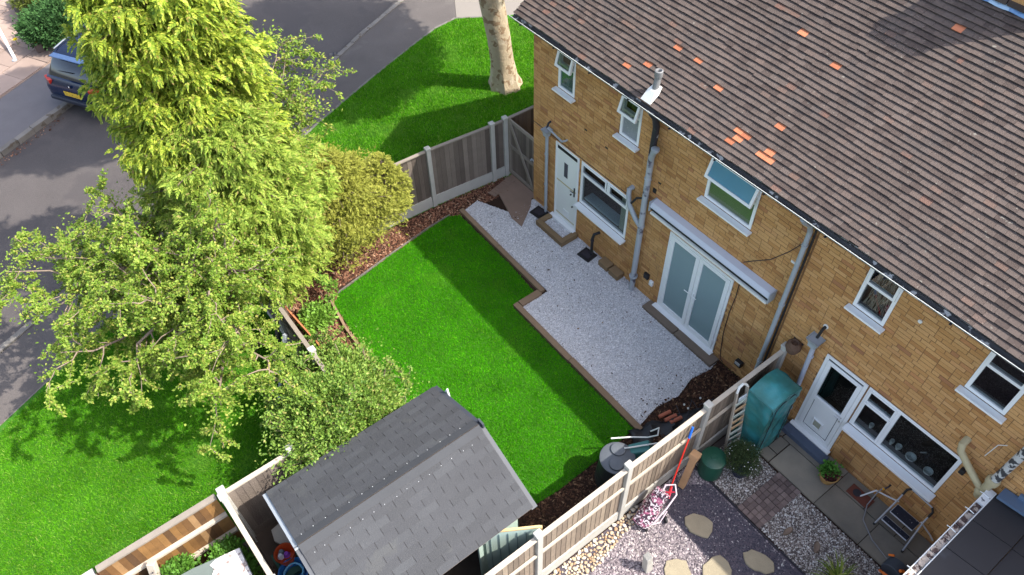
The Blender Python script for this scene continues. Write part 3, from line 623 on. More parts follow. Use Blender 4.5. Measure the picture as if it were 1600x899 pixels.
for x, z in ((-1.33, 3.33), (-1.75, 3.05), (-3.75, 3.0), (-3.15, 2.95)): MB().box(x - .035, x + .035, -.005, -.0045, z - .02, z + .02).build('weep_hole', m_black, hA)

# ===== attached house
hB = thing('brick_house', 'attached buff brick house on the right with a half glazed white back door', 'house', (5, 2.7, 0))
opsB = [(2.205, 2.735, 3.48, 4.42), (4.02, 4.60, 3.48, 4.42), (5.3, 6.3, 3.48, 4.42), (2.21, 2.985, .15, 2.22), (3.01, 4.60, 1.16, 2.22)]
mw = wall_grid(MB(), PX, 9.0, 0, 4.62, opsB, .0, .11); mw.box(8.9, 9, .11, 5.35, 0, 4.62).box(PX, 9, 5.35, 5.46, 0, 4.62)
mw.build('wall', m_mortar, hB)
brickwork(hB, PX, 6.5, 4.62, opsB, (4.6, 0, 3.9))
MB().box(PX + .01, 9, .001, .012, 4.60, 4.66).build('soffit_board', m_fascia, hB)
MB().box(PX + .1, 8.8, .2, 5.3, 2.35, 2.6).box(PX + .1, 8.8, .5, .55, .02, 2.34).box(PX + .1, 8.8, .5, .55, 2.61, 4.5).build('interior', m_dark, hB)
roof_deck(PX, 9.0, hB); roof_tiles(hB, PX, 7.4, (4.4, -.3, 4.9)); gutter(PX, 9.0, hB)
tp = MB(); a = roof_pt(.98, 3.56, .075); g = []
for i in range(9):
    for j in range(5):
        x = 1.02 + i * .10; s = 3.66 + j * .08 - .0 * i; g.append(tuple(roof_pt(x, s, .055 + .012 * math.sin(i * 1.9 + j))))
tp.add(g, [(i * 5 + j, (i + 1) * 5 + j, (i + 1) * 5 + j + 1, i * 5 + j + 1) for i in range(8) for j in range(4)])
tpo = tp.build('tarpaulin', M('pale_blue_sheet', (.36, .50, .64), var=.5, vs=6, rough=.35, spots=[(4, .6, (.10, .22, .42), .8)]), None)
so2 = tpo.modifiers.new('solid', 'SOLIDIFY'); so2.thickness = .006
tag(tpo, 'pale blue plastic sheet wrapped round the chimney foot at the top right of the roof', 'tarpaulin')
window(hB, 2.205, 2.735, 3.48, 4.42, 'hair', tr=.58)
window(hB, 4.02, 4.60, 3.48, 4.42, 'clear', tr=.62)
window(hB, 5.3, 6.3, 3.48, 4.42, 'clear', tr=.6)
# back door
x0, x1, z0, z1 = 2.21, 2.985, .15, 2.22
nd = frame_bars(MB(), x0, x1, z0, z1, .06, -.02, .05).build('door', m_white, hB, bevel=.004, label='white back door, dark glass above and a cat flap in the lower panel')
frame_bars(MB(), x0 + .063, x1 - .063, z0 + .063, z1 - .10, .075, -.03, .03).box(x0 + .138, x1 - .138, -.03, .03, 1.06, 1.16).build('leaf', m_white, nd, bevel=.005)
MB().box(x0 + .063, x1 - .063, -.012, .02, z1 - .095, z1 - .065).build('vent', m_black, nd)
MB().box(x0 + .13, x1 - .13, 0, .008, 1.15, z1 - .17).build('pane', m_glass, nd)
MB().box(x0 + .13, x1 - .13, -.01, .01, z0 + .13, 1.07).build('panel', m_white, nd)
frame_bars(MB(), x0 + .145, x1 - .145, z0 + .145, 1.05, .008, -.014, -.0105).build('bead', m_black, nd)
cf = frame_bars(MB(), 2.49, 2.69, .42, .64, .03, -.04, -.0105).build('cat_flap', m_white, nd, bevel=.008)
MB().box(2.525, 2.655, -.03, -.0105, .455, .605).build('flap', M('smoky_flap', (.35, .35, .27), rough=.3), nd)
MB().tube([(x1 - .10, -.032, 1.14), (x1 - .10, -.07, 1.14), (x1 - .21, -.075, 1.14)], .010, 6).lathe([(.016, 0), (.016, .02)], (x1 - .10, -.03, 1.04), 10, Matrix.Rotation(PI / 2, 3, 'X')).build('handle', m_fol_or, nd)
MB().box(x0 - .03, x1 + .03, -.11, -.021, z0 - .045, z0 + .015).build('threshold', m_white, nd, bevel=.005)
# kitchen window
x0, x1, z0, z1 = 3.01, 4.60, 1.16, 2.22; xm = 3.55; zt = 1.88
mb = frame_bars(MB(), x0, x1, z0, z1, .06, -.012, .055); mb.box(xm - .035, xm + .035, -.013, .055, z0 + .06, z1 - .06).box(x0 + .06, xm - .035, -.014, .055, zt - .025, zt + .025)
nk = mb.build('window', m_white, hB, bevel=.004, label='long kitchen window with white dishes on the inner sill')
MB().box(x0 + .055, xm - .03, .012, .018, z0 + .055, zt - .02).build('pane', m_glass, nk)
MB().box(x0 + .055, xm - .03, .012, .018, zt + .02, z1 - .055).build('pane', m_glass, nk)
MB().box(xm + .03, x1 - .055, .012, .018, z0 + .055, z1 - .055).build('pane', m_glass, nk)
frame_bars(MB(), x0 + .035, xm - .02, z0 + .035, zt - .01, .04, -.03, -.0155).build('sash', m_white, nk, bevel=.003)
frame_bars(MB(), x0 + .035, xm - .02, zt + .01, z1 - .035, .035, -.03, -.0155).build('sash', m_white, nk, bevel=.003)
MB().box(x0 - .01, x1 + .04, -.17, -.013, z0 - .065, z0 - .008).build('sill', m_white, nk, bevel=.006)
MB().box(x0 + .06, x1 - .06, .08, .42, z0 - .02, z0 + .02).build('inner_sill', M('dark_worktop', (.05, .045, .04)), nk)
m_dish = M('white_china', (.75, .76, .74), rough=.25)
for (x, y, r, h) in ((3.80, .13, .05, .10), (3.68, .12, .035, .12), (4.02, .15, .085, .06), (4.33, .14, .075, .07), (3.30, .12, .04, .10)):
    MB().lathe([(r * .5, .06), (r, h * .7 + .06), (r, h + .06), (r * .85, h + .06), (r * .4, h * .3 + .06)], (x, y, z0 + .02), 18).build('dish', m_dish, nk, smooth=True)
MB().tube([(4.18, .30, z0 + .02), (4.18, .30, z0 + .28), (4.14, .24, z0 + .34), (4.08, .2, z0 + .30)], .012, 8).build('tap', m_fol_or, nk, smooth=True)
# soil pipes on the right
m_cream = M('cream_painted_pipe', (.42, .36, .22), var=.4, vs=6, rough=.6, bump=.2)
sb = MB().tube([(5.06, -.11, 3.4), (5.04, -.11, 2.55), (5.03, -.11, 2.35)], .06, 14).build('soil_pipe', M('flaked_white_pipe', (.50, .50, .48), spots=[(12, .48, (.03, .03, .035), .95)], rough=.6), hB, smooth=True, label='soil pipe with peeling white paint')
MB().tube([(5.03, -.11, 2.42), (5.02, -.11, 1.95), (5.02, -.05, 1.87), (5.02, .02, 1.85)], .062, 14).lathe([(.085, 0), (.09, .02), (.09, .10), (.075, .12)], (5.03, -.11, 2.34), 14).lathe([(.085, 0), (.09, .02), (.09, .08), (.075, .10)], (5.02, -.11, 2.02), 14).build('lower_pipe', m_cream, sb, smooth=True)
MB().tube([(4.46, .0, 2.66), (4.46, -.12, 2.64), (4.50, -.14, 2.52), (4.72, -.13, 2.32), (4.93, -.12, 2.15), (5.01, -.11, 2.08)], .052, 12).build('branch_pipe', m_cream, sb, smooth=True)
MB().box(4.64, 4.72, -.09, -.006, 2.02, 2.12).build('sensor_light', m_black, hB, bevel=.015)
MB().tube([(4.86, -.01, 3.05), (4.78, -.012, 2.95), (4.75, -.012, 2.6)], .006, 5).build('cable', m_whitep, hB)
mb = MB().tube([(1.99, -.09, 2.30), (2.07, -.09, .03)], .04, 12)
for z in (.5, 2.0): clip_ring(mb, (2.0 + (2.3 - z) * .035, -.09, z), .042)
dpb = mb.build('downpipe', M('lilac_grey_pipe', (.40, .42, .48), var=.15, rough=.45), hB, smooth=True, label='pale grey waste pipe with a hopper left of the half glazed door')
hopper(MB(), (1.985, -.11, 2.48), .24, .20).build('hopper', m_pipe, dpb)
MB().tube([(2.0, .0, 2.72), (2.0, -.08, 2.71), (1.985, -.11, 2.50)], .026, 8).build('waste_arm', m_black, dpb, smooth=True)
MB().lathe([(.045, 0), (.045, .02)], (2.0, .0, 2.72), 12, Matrix.Rotation(PI / 2, 3, 'X')).build('rose', m_whitep, dpb)
MB().lathe([(.03, 0), (.03, .02)], (3.12, .0, 4.0), 12, Matrix.Rotation(PI / 2, 3, 'X')).build('wall_vent', m_whitep, hB)
nb = MB().lathe([(.03, 0), (.10, .03), (.13, .12), (.12, .20), (.07, .25), (.055, .2)], (1.70, -.12, 1.82), 18); nbo = nb.build('hanging_basket', M('wicker', (.13, .075, .05), var=.7, vs=30, rough=.9, bump=1, bs=80), None, smooth=True)
tag(nbo, 'dark wicker nest pouch hung on the brick wall beside the hopper', 'nest pouch')
MB().box(1.60, 1.80, -.012, -.004, 1.98, 2.02).build('back_plate', m_iron, nbo)

# ===== fences
def fence_run(t, posts, side, ztop, mats, gb=.28, board=.105, zpost=.1, cap=True, rails=(.95,), overlap=.012, gbm=None, postm=None, ph=None, jit=.004, thick=.014, rail_both=False):
    """posts: list of (x,y); side: +1/-1 which side of the line carries the rails (left normal)"""
    mb_, mr_ = mats; gbm = gbm or m_concw; postm = postm or m_concw
    for p in posts:
        ang = math.atan2(posts[-1][1] - posts[0][1], posts[-1][0] - posts[0][0])
        po = MB().obox((p[0], p[1], (ztop + zpost) / 2), (.10, .10, ztop + zpost), ang).build('post', postm, t, bevel=.008)
        MB().obox((p[0], p[1], ztop + zpost + .025), (.125, .125, .05), ang).build('post_cap', postm, po, bevel=.012)
    for (a, b) in zip(posts[:-1], posts[1:]):
        A, B = Vector((*a, 0)), Vector((*b, 0)); d = (B - A); L = d.length; d.normalize(); nn = Vector((-d.y, d.x, 0)) * side; ang = math.atan2(d.y, d.x)
        A2 = A + d * .055; L2 = L - .11
        c = A2 + d * L2 / 2
        if gb: piece('gravel_board', gbm, t, (c.x, c.y, gb / 2), (L2, .045, gb), ang)
        n = round(L2 / board); st = L2 / n
        for i in range(n):
            c = A2 + d * (i + .5) * st + nn * (-.012)
            R = Matrix.Rotation(ang, 3, 'Z') @ Matrix.Rotation(.07, 3, 'Z')
            piece('board', mb_, t, (c.x, c.y, gb + (ztop - gb) / 2 + random.uniform(-jit, jit) - .01), (st + overlap, thick, ztop - gb - .015), R)
        for z in rails:
            c = A2 + d * L2 / 2 + nn * .022
            piece('rail', mr_, t, (c.x, c.y, z), (L2, .035, .06), ang)
        if cap:
            c = A2 + d * L2 / 2
            piece('capping_rail', mr_, t, (c.x, c.y, ztop + .012), (L2, .075, .03), ang)
fr = thing('panel_fence', 'weathered board fence with pale concrete posts dividing the two back gardens', 'fence', (1.58, -3, 0))
fence_run(fr, [(1.585, -.14), (1.585, -1.98), (1.585, -3.68), (1.585, -5.42), (1.585, -7.1), (1.585, -8.8)], 1, 1.74, (m_board_l, m_rail_w), gb=.30, rails=(1.18,), board=.10)
fl = thing('panel_fence', 'grey weathered board fence with concrete posts between the left verge and the back garden', 'fence', (-6.5, -2, 0))
fence_run(fl, [(-6.36, .90), (-6.40, -.0), (-6.42, -.35), (-6.60, -1.93), (-6.70, -3.75), (-6.78, -5.0), (-6.85, -6.36)], 1, 1.62, (m_board, m_rail), gb=.30, rails=(), board=.115, zpost=.04)
fb = thing('panel_fence', 'low weathered fence with props along the shrub bed above the lower lawn', 'fence', (-4, -6.4, 0))
fence_run(fb, [(-6.75, -6.40), (-5.12, -6.38), (-3.5, -6.39), (-1.98, -6.42)], -1, 1.45, (m_board, m_rail), gb=.2, rails=(.4, 1.0), board=.12)
MB().beam((-4.35, -6.55, 1.25), (-4.05, -7.15, 0), .07, .07).build('prop', m_pipe, fb)
MB().beam((-4.75, -6.50, 1.35), (-4.45, -6.95, 0), .06, .06).build('prop', m_iron, fb)
fx = thing('panel_fence', 'weathered fence between the lower lawn and the shed, seen edge on at its pale capping', 'fence', (-1.9, -7.6, 0))
fence_run(fx, [(-1.90, -6.50), (-1.90, -7.58), (-1.90, -8.72)], -1, 1.62, (m_board, m_rail_w), gb=.25, rails=(), board=.12, gbm=m_board)
fy = thing('panel_fence', 'plain fence running down past the left side of the shed with a thin pale top', 'fence', (-1, -8.75, 0))
fence_run(fy, [(-1.80, -8.74), (-.2, -8.70), (1.4, -8.66)], -1, 1.62, (m_board, m_rail_w), gb=.2, rails=(.5, 1.2), board=.12, cap=True, gbm=m_board)
br = thing('panel_fence', 'orange brown stained fence with two cream rails at the edge of the lower lawn', 'fence', (-1.9, -10, 0))
for i in range(19):
    y = -8.84 - (i + .5) * .095
    piece('board', m_brownb, br, (-1.93, y, .84 + random.uniform(-.004, .004)), (.02, .093, 1.52), random.uniform(-.02, .02))
for z in (.55, 1.12): piece('rail', m_rail_w, br, (-1.88, -9.73, z), (.07, 1.78, .05))
piece('capping_rail', m_rail, br, (-1.93, -9.73, 1.63), (.10, 1.80, .035))
wl = thing('garden_wall', 'low red brick wall end with broad grey coping stones beside the lower lawn', 'wall', (-1.8, -11.2, 0))
MB().box(-2.02, -1.72, -12.6, -10.68, 0, 1.42).build('wall', m_mortar, wl)
for r in range(18):
    for k in range(2): piece('brick', M('red_wall_brick', (.30, .11, .07), var=.4, vs=8, rough=.9) if r == 0 and k == 0 else bpy.data.materials['red_wall_brick'], wl, (-1.94 + k * .15 - .005, -10.672, .04 + r * .078), (.145, .03, .066))
    for k in range(8): piece('brick', bpy.data.materials['red_wall_brick'], wl, (-1.712, -10.8 - k * .225 - (r % 2) * .11, .04 + r * .078), (.03, .215, .066))
for i in range(4): piece('coping_stone', m_conc, wl, (-1.87 + random.uniform(-.01, .01), -10.92 - i * .46, 1.46), (.40, .45, .08), random.uniform(-.02, .02))
pp = thing('timber_post', 'short square pale timber post leaning in front of the orange brown fence', 'post', (-1.6, -10.2, 0))
MB().beam((-1.72, -10.02, 1.35), (-1.40, -10.28, .2), .12, .10).build('shaft', m_rail_w, pp, bevel=.01)
MB().lathe([(.014, 0), (.014, .012)], (-1.615, -10.07, 1.26), 8, Matrix.Rotation(PI / 2, 3, 'Y')).build('bolt', m_iron, pp)
# timber board leaning inside the back fence
rb = MB().beam((-5.2, -6.30, 1.35), (-4.6, -5.95, .02), .28, .03, (0, 1, 0)).build('sawn_board', M('rusty_timber', (.42, .16, .07), var=.6, vs=6, rough=.85, bump=.4, fine=.3)); tag(rb, 'rusty red sawn board leaning against the inside of the fence under the trees', 'board')

# gate
gt = thing('garden_gate', 'weathered ledged and braced side gate between the fence post and the house', 'gate', (-5.9, .05, 0))
for i in range(9): piece('board', m_board, gt, (-6.30 + i * .104, .09, .86), (.103, .018, 1.62))
for z, w_ in ((.16, .09), (.92, .09), (1.64, .09)): piece('ledge', m_rail, gt, (-5.88, .068, z), (.93, .022, w_))
MB().beam((-6.28, .05, 1.60), (-5.46, .05, .22), .022, .085, (0, 0, 1)).build('brace', m_rail, gt)
piece('stile', m_rail, gt, (-6.33, .066, .88), (.07, .024, 1.55)); piece('stile', m_rail, gt, (-5.40, .066, .88), (.05, .024, 1.55))
MB().box(-5.5, -5.38, .03, .05, 1.06, 1.10).lathe([(.02, 0), (.02, .03)], (-5.47, .03, 1.08), 10, Matrix.Rotation(PI / 2, 3, 'X')).build('latch', m_pipe, gt)

# steps and patio fittings
ds = thing('doorstep', 'square timber framed step filled with white gravel below the back door', 'step', (-4.2, -.27, 0))
for (c, s) in (((-4.20, -.44, .075), (.90, .12, .15)), ((-4.59, -.21, .075), (.12, .33, .148)), ((-3.81, -.21, .075), (.12, .33, .148))): piece('frame_board', m_sleeper_b, ds, c, s)
MB().box(-4.525, -3.875, -.375, -.02, 0, .10).build('gravel_bed', m_grav, ds)
stones('gravel', [(-4.52, -.37), (-3.88, -.37), (-3.88, -.03), (-4.52, -.03)], 5000, m_gravs, .102, .009, '', '', parent=ds)
def gully(name, lab, x, y, rot):
    t = thing(name, lab, 'drain cover', (x, y, 0))
    MB().obox((x, y, .045), (.34, .30, .03), rot).build('cover', m_black, t, bevel=.01)
    MB().obox((x, y, .066), (.22, .18, .012), rot).build('inset', m_iron, t)
gully('drain_cover', 'black rubber gully cover under the short hopper pipe', -4.88, -.22, .12)
gully('drain_cover', 'black rubber gully cover under the curved black pump pipe', -3.22, -.22, .1)
pu = thing('overflow_pipe', 'curved black outlet pipe standing on a gully cover against the wall', 'pipe', (-3.2, -.1, 0))
MB().tube([(-3.16, -.16, .07), (-3.17, -.15, .55), (-3.16, -.12, .66), (-3.13, -.05, .68), (-3.12, 0, .68)], .032, 10).build('pipe', m_black, pu, smooth=True)
cm = MB(); clip_ring(cm, (-3.165, -.155, .5), .034); clip_ring(cm, (-3.16, -.16, .15), .036); cm.build('collar', m_iron, pu)
tb = [('first square timber block against the wall, next to the black gully cover', -2.74, -.12), ('square timber block against the wall, the one nearer the tall soil pipe', -2.42, -.12)]
for lab, x, y in tb:
    o = MB().box(x - .14, x + .14, y - .09, y + .105, 0, .16).build('timber_block', m_sleeper_b, None, bevel=.008); tag(o, lab, 'block', 'timber blocks against the house wall')
fs = thing('doorstep', 'long low stone and timber step in front of the french doors', 'step', (-.5, -.15, 0))
for a, b in ((-1.44, -.55), (-.54, .44)): piece('step_block', M('worn_step', (.17, .13, .10), var=.4, vs=5, rough=.9, bump=.3) if a < -1 else bpy.data.materials['worn_step'], fs, ((a + b) / 2, -.17, .05), (b - a - .01, .24, .09))
# junk in the dark bed
sheet = MB(); g = []
for i in range(25):
    for j in range(6):
        u = i / 24; x = .72 + .62 * u + (j - 2.5) * .05 * 1; y = -2.55 + 1.9 * u - (j - 2.5) * .03; g.append((x + .03 * math.sin(i * .9) + (j - 2.5) * .04, y, .05 + .05 * math.sin(i * 1.3 + j * 1.1) + .05 * math.sin(j * 1.3)))
sheet.add(g, [(i * 6 + j, (i + 1) * 6 + j, (i + 1) * 6 + j + 1, i * 6 + j + 1) for i in range(24) for j in range(5)])
so_ = sheet.build('plastic_sheet', m_black, None, smooth=True); so_.modifiers.new('solid', 'SOLIDIFY').thickness = .01; tag(so_, 'crumpled black plastic sheeting heaped along the dark bed by the right fence', 'plastic sheet')
bg_ = MB()
bg_.lathe([(.05, 0), (.17, .04), (.19, .12), (.15, .20), (.06, .26), (.03, .30)], (1.30, -.42, .02), 14); o = bg_.build('refuse_sack', m_black, None, smooth=True); tag(o, 'black refuse sack in the corner between house wall and right fence', 'sack')
rt = thing('clay_tiles', 'small stack of red clay ridge tiles lying on the dark bed', 'clay tiles', (.75, -1.7, 0))
for i in range(3):
    p = ((0.643, -1.726), (0.766, -1.7), (0.861, -1.664))[i]; MB().tube([(p[0] + 0, p[1] - .12, .09 + i * .01), (p[0] + .05, p[1] + .12, .10 + i * .01)], .038, 8).build('tile', m_tile_or if False else M('clay_red', (.38, .12, .07), var=.3) if i == 0 else bpy.data.materials['clay_red'], rt)
tr = thing('metal_stand', 'bent dark metal plant stand lying on the black sheeting', 'metal stand', (.9, -1.6, 0))
MB().tube([(*(0.684, -1.454), .15), (*(1.044, -1.603), .10), (*(1.094, -1.259), .20), (*(0.827, -1.183), .2)], .009, 6).build('frame', m_iron, tr)
MB().tube([(*(0.938, -1.13), .15), (*(1.021, -0.845), .18)], .009, 6).tube([(*(1.044, -1.603), .12), (*(0.812, -1.201), .25)], .009, 6).build('leg', m_iron, tr)
for i, p in enumerate([(0.771, -1.343), (0.872, -1.346), (0.856, -1.011)]): MB().lathe([(.018, 0), (.02, .02), (.01, .03)], (*p, .16), 8).build('knob', m_whitep, tr)

# compost bin
cb = thing('compost_bin', 'round black compost bin with a two lobed lid beside the wheelbarrow', 'compost bin', (1.02, -3.28, 0))
MB().lathe([(.33, 0), (.34, .05), (.31, .45), (.27, .72)], (1.02, -3.28, 0), 32).build('body', M('bin_plastic', (.028, .03, .034), var=.3, rough=.4, spec=.5), cb, smooth=True)
for z in (.2, .42): MB().lathe([(.335 - z * .08, -.012), (.35 - z * .08, 0), (.335 - z * .08, .012)], (1.02, -3.28, z), 32).build('rib', m_black, cb, smooth=True)
MB().lathe([(.29, 0), (.30, .015), (.30, .04), (.27, .055), (.01, .075)], (1.02, -3.28, .72), 32).build('lid', M('lid_plastic', (.10, .11, .125), var=.35, vs=6, rough=.4, spec=.5), cb, smooth=True)
for dx, dy in ((-.10, .10), (.08, -.10)):
    MB().lathe([(.10, 0), (.125, .012), (.12, .03), (.08, .038), (.01, .03)], (1.02 + dx, -3.28 + dy, .785), 20).build('lid_lobe', bpy.data.materials['lid_plastic'], cb, smooth=True)
# wheelbarrow
wb = thing('wheelbarrow', 'upturned teal green wheelbarrow with pale tubular handles behind the compost bin', 'wheelbarrow', (1.15, -2.75, 0))
m_teal = M('teal_paint', (.05, .17, .16), var=.4, vs=6, rough=.4)
MB().add([(.85, -3.02, .42), (1.12, -3.18, .42), (1.38, -2.72, .50), (1.08, -2.50, .50), (.95, -2.98, .78), (1.10, -3.06, .78), (1.28, -2.78, .80), (1.10, -2.66, .80)],
         [(0, 1, 5, 4), (1, 2, 6, 5), (2, 3, 7, 6), (3, 0, 4, 7), (4, 5, 6, 7)]).build('tray', m_teal, wb, bevel=.02)
MB().tube([(.62, -3.05, .60), (.80, -2.80, .62), (1.0, -2.55, .62), (1.12, -2.45, .75), (1.02, -2.32, .72), (.94, -2.42, .6)], .014, 8).tube([(.98, -3.10, .83), (1.25, -2.62, .85), (1.40, -2.35, .8)], .014, 8).build('handle_tube', m_whitep, wb, smooth=True)
MB().lathe([(.10, -.03), (.15, -.03), (.17, 0), (.15, .03), (.10, .03)], (1.36, -2.42, .25), 20, Matrix.Rotation(PI / 2, 3, 'Y')).build('wheel', m_black, wb, smooth=True)
MB().tube([(1.1, -3.1, .42), (1.1, -3.1, .02)], .012, 6).tube([(1.3, -2.6, .45), (1.32, -2.55, .02)], .012, 6).build('leg', m_iron, wb)

# ===== shed
SX0, SX1, SY0, SY1, SE, SR = -1.34, 1.25, -5.25, -8.20, 1.93, 2.50
sh = thing('garden_shed', 'pale green timber shed with a dark felt shingle apex roof and an open door', 'shed', (0, -6.7, 0))
xr = (SX0 + SX1) / 2; bx0, bx1, by0, by1 = SX0 + .12, SX1 - .20, SY0 - .12, SY1 + .05
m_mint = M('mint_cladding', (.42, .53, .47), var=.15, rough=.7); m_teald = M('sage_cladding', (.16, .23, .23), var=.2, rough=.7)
wz = 1.86
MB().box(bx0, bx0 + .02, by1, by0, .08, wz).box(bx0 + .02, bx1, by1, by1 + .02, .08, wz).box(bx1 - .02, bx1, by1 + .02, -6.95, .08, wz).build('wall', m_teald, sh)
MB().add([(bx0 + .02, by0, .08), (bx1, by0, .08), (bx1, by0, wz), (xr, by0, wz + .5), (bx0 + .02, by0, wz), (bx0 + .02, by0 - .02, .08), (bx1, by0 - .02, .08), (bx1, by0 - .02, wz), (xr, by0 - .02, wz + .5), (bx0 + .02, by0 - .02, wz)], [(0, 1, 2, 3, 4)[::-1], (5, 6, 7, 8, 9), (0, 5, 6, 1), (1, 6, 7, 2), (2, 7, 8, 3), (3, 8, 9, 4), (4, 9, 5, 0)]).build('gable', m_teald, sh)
for i in range(17):
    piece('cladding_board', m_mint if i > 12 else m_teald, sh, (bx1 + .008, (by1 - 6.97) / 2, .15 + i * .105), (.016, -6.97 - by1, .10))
MB().box(bx0, bx1, by1, by0, .02, .08).build('floor', m_board, sh)
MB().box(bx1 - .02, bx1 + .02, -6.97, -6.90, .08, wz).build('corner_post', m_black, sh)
MB().box(bx1 - .02, bx1 + .02, -6.12, -6.05, .08, wz).build('corner_post', m_mint, sh)
MB().box(bx1 - .02, bx1, -6.05, by0, .08, wz).build('wall_front', m_mint, sh)
wfr = MB().add([(bx1 + .02, -5.55, 1.88), (bx1 + .42, -5.20, 1.62), (bx1 + .42, -5.22, 1.60), (bx1 + .02, -5.57, 1.86)], [(0, 1, 2, 3)])
lf2 = MB().obox((bx1 + .235, -5.66, .95), (.80, .03, 1.70), 1.02).build('door', m_mint, sh, label='open shed door with a raw timber edge')
for i in range(6): MB().obox((bx1 + .235 + (i - 2.5) * .13 * .523 + .018, -5.66 + (i - 2.5) * .13 * .852 - .010, .93), (.010, .010, 1.6), 1.02).build('door_groove', m_teald, lf2)
MB().obox((bx1 + .452, -5.305, .95), (.03, .036, 1.73), 1.02).obox((bx1 + .235, -5.66, 1.815), (.80, .036, .03), 1.02).build('door_edge', M('raw_timber_edge', (.60, .42, .20), var=.2), lf2)
# roof: boards, shingles, trims
def shed_pt(side, y, s, h=0):
    ln = math.hypot((SX1 - SX0) / 2, SR - SE); cx, sz = ((SX1 - SX0) / 2) / ln, (SR - SE) / ln
    return Vector((xr + side * (s * cx + h * sz), y, SR - s * sz + h * cx))
SL = math.hypot((SX1 - SX0) / 2, SR - SE)
for sd_ in (-1, 1):
    mb = MB(); q = [shed_pt(sd_, y, s, h) for h in (-.03, 0) for (y, s) in ((SY0, 0), (SY0, SL), (SY1, SL), (SY1, 0))]
    mb.add(q, [(0, 3, 2, 1), (4, 5, 6, 7), (0, 1, 5, 4), (1, 2, 6, 5), (2, 3, 7, 6), (3, 0, 4, 7)]).build('roof', m_board, sh)
m_sh = M('felt_shingle', None, ramp=[(0, (.050, .051, .055)), (.5, (.055, .056, .061)), (1, (.063, .065, .070))], var=.3, vs=1.5, rough=.85, bump=.4, bs=120, fine=.35, fs=140, spots=[(60, .72, (.20, .2, .21), .4), (2.2, .60, (.075, .076, .075), .5)])
ang = math.atan2(SR - SE, (SX1 - SX0) / 2)
for sd_ in (-1, 1):
    rows = 12; gau = (SL - .10) / rows
    for r in range(rows):
        s = SL - gau * (r + .5) - .0; y = SY1 - (.16 if r % 2 else 0) + .0
        Ry = Matrix.Rotation(sd_ * (ang - .03), 3, 'Y')
        while y < SY0:
            a, b = max(y, SY1), min(y + .333, SY0)
            if b - a > .03:
                p = shed_pt(sd_, (a + b) / 2, s - .01, .0095 + random.uniform(-.0008, .0008))
                piece('shingle', m_sh, sh, tuple(p), (gau + .012, b - a - .006, .006), Ry)
            y += .333
    # ridge strip
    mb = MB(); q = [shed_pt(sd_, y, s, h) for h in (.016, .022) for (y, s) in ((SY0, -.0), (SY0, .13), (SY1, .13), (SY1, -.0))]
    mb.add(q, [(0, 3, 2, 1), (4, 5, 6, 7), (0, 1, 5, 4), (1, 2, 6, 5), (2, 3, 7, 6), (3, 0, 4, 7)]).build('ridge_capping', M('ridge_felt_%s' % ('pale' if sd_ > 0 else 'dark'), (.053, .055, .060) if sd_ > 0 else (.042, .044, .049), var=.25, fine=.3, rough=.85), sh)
    for k in range(15):
        y = SY1 + .12 + k * .185 + random.uniform(-.02, .02); p = shed_pt(sd_, y, .19 + (0 if sd_ > 0 else -.05) + random.uniform(-.006, .006), .024)
        MB().lathe([(.0055, 0), (.004, .003)], p, 6).build('nail', m_white, sh)
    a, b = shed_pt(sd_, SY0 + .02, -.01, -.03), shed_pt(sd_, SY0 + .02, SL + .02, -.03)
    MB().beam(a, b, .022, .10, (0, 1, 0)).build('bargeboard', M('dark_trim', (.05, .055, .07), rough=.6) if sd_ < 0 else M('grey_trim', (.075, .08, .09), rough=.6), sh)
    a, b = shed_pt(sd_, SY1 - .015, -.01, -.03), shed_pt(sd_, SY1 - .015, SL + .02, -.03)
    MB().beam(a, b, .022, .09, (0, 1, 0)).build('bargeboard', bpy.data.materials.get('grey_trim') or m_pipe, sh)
MB().obox((xr, SY0 + .045, SR + .0), (.13, .03, .10)).build('finial', bpy.data.materials['dark_trim'], sh)
mx, mz = -1.054, 2.151
o = MB().add([(mx + a, y, b) for y in (-5.14, -5.17) for a, b in ((-.10, 0), (.06, 0), (.06, mz - .26), (.0, mz), (-.10, mz - .2))], [(0, 1, 2, 3, 4), (9, 8, 7, 6, 5), (0, 5, 6, 1), (1, 6, 7, 2), (2, 7, 8, 3), (3, 8, 9, 4), (4, 9, 5, 0)])
o = o.build('marker_board', m_white, None, bevel=.004); tag(o, 'white pointed board standing on the lawn against the shed gable', 'board')
# bits left of the shed
o = MB().prism([(-1.66, -8.20), (-1.30, -7.72), (-1.02, -7.86), (-1.10, -8.30), (-1.42, -8.46), (-1.62, -8.42)], .30, .36).box(-1.5, -1.2, -8.25, -7.95, 0, .299).build('broken_slab', m_conc, None); tag(o, 'broken pale concrete slab lying behind the shed', 'concrete slab')
bk = thing('bucket', 'orange plastic bucket full of toys behind the shed', 'bucket', (-.95, -8.45, 0))
MB().lathe([(.12, 0), (.16, .30), (.17, .30), (.155, .30), (.12, .03)], (-1.0, -8.42, .35), 24).build('body', M('orange_plastic', (.65, .10, .03), rough=.4), bk, smooth=True)
for (dx, dy, c, n_) in ((.03, .02, (.20, .05, .35), 'purple_toy'), (-.05, -.03, (.12, .14, .16), 'grey_toy'), (.0, -.07, (.5, .5, .55), 'pale_toy')): MB().lathe([(.03, 0), (.055, .05), (.03, .12)], (-1.0 + dx, -8.42 + dy, .55), 10).build('toy', M(n_, c), bk, smooth=True)
MB().box(-1.25, -.75, -8.62, -8.25, 0, .34).build('crate', M('green_crate', (.05, .12, .09)), bk)
bt = thing('toy_basket', 'bright blue plastic basket with a pale hose in it at the corner of the shed', 'basket', (-.72, -8.45, 0))
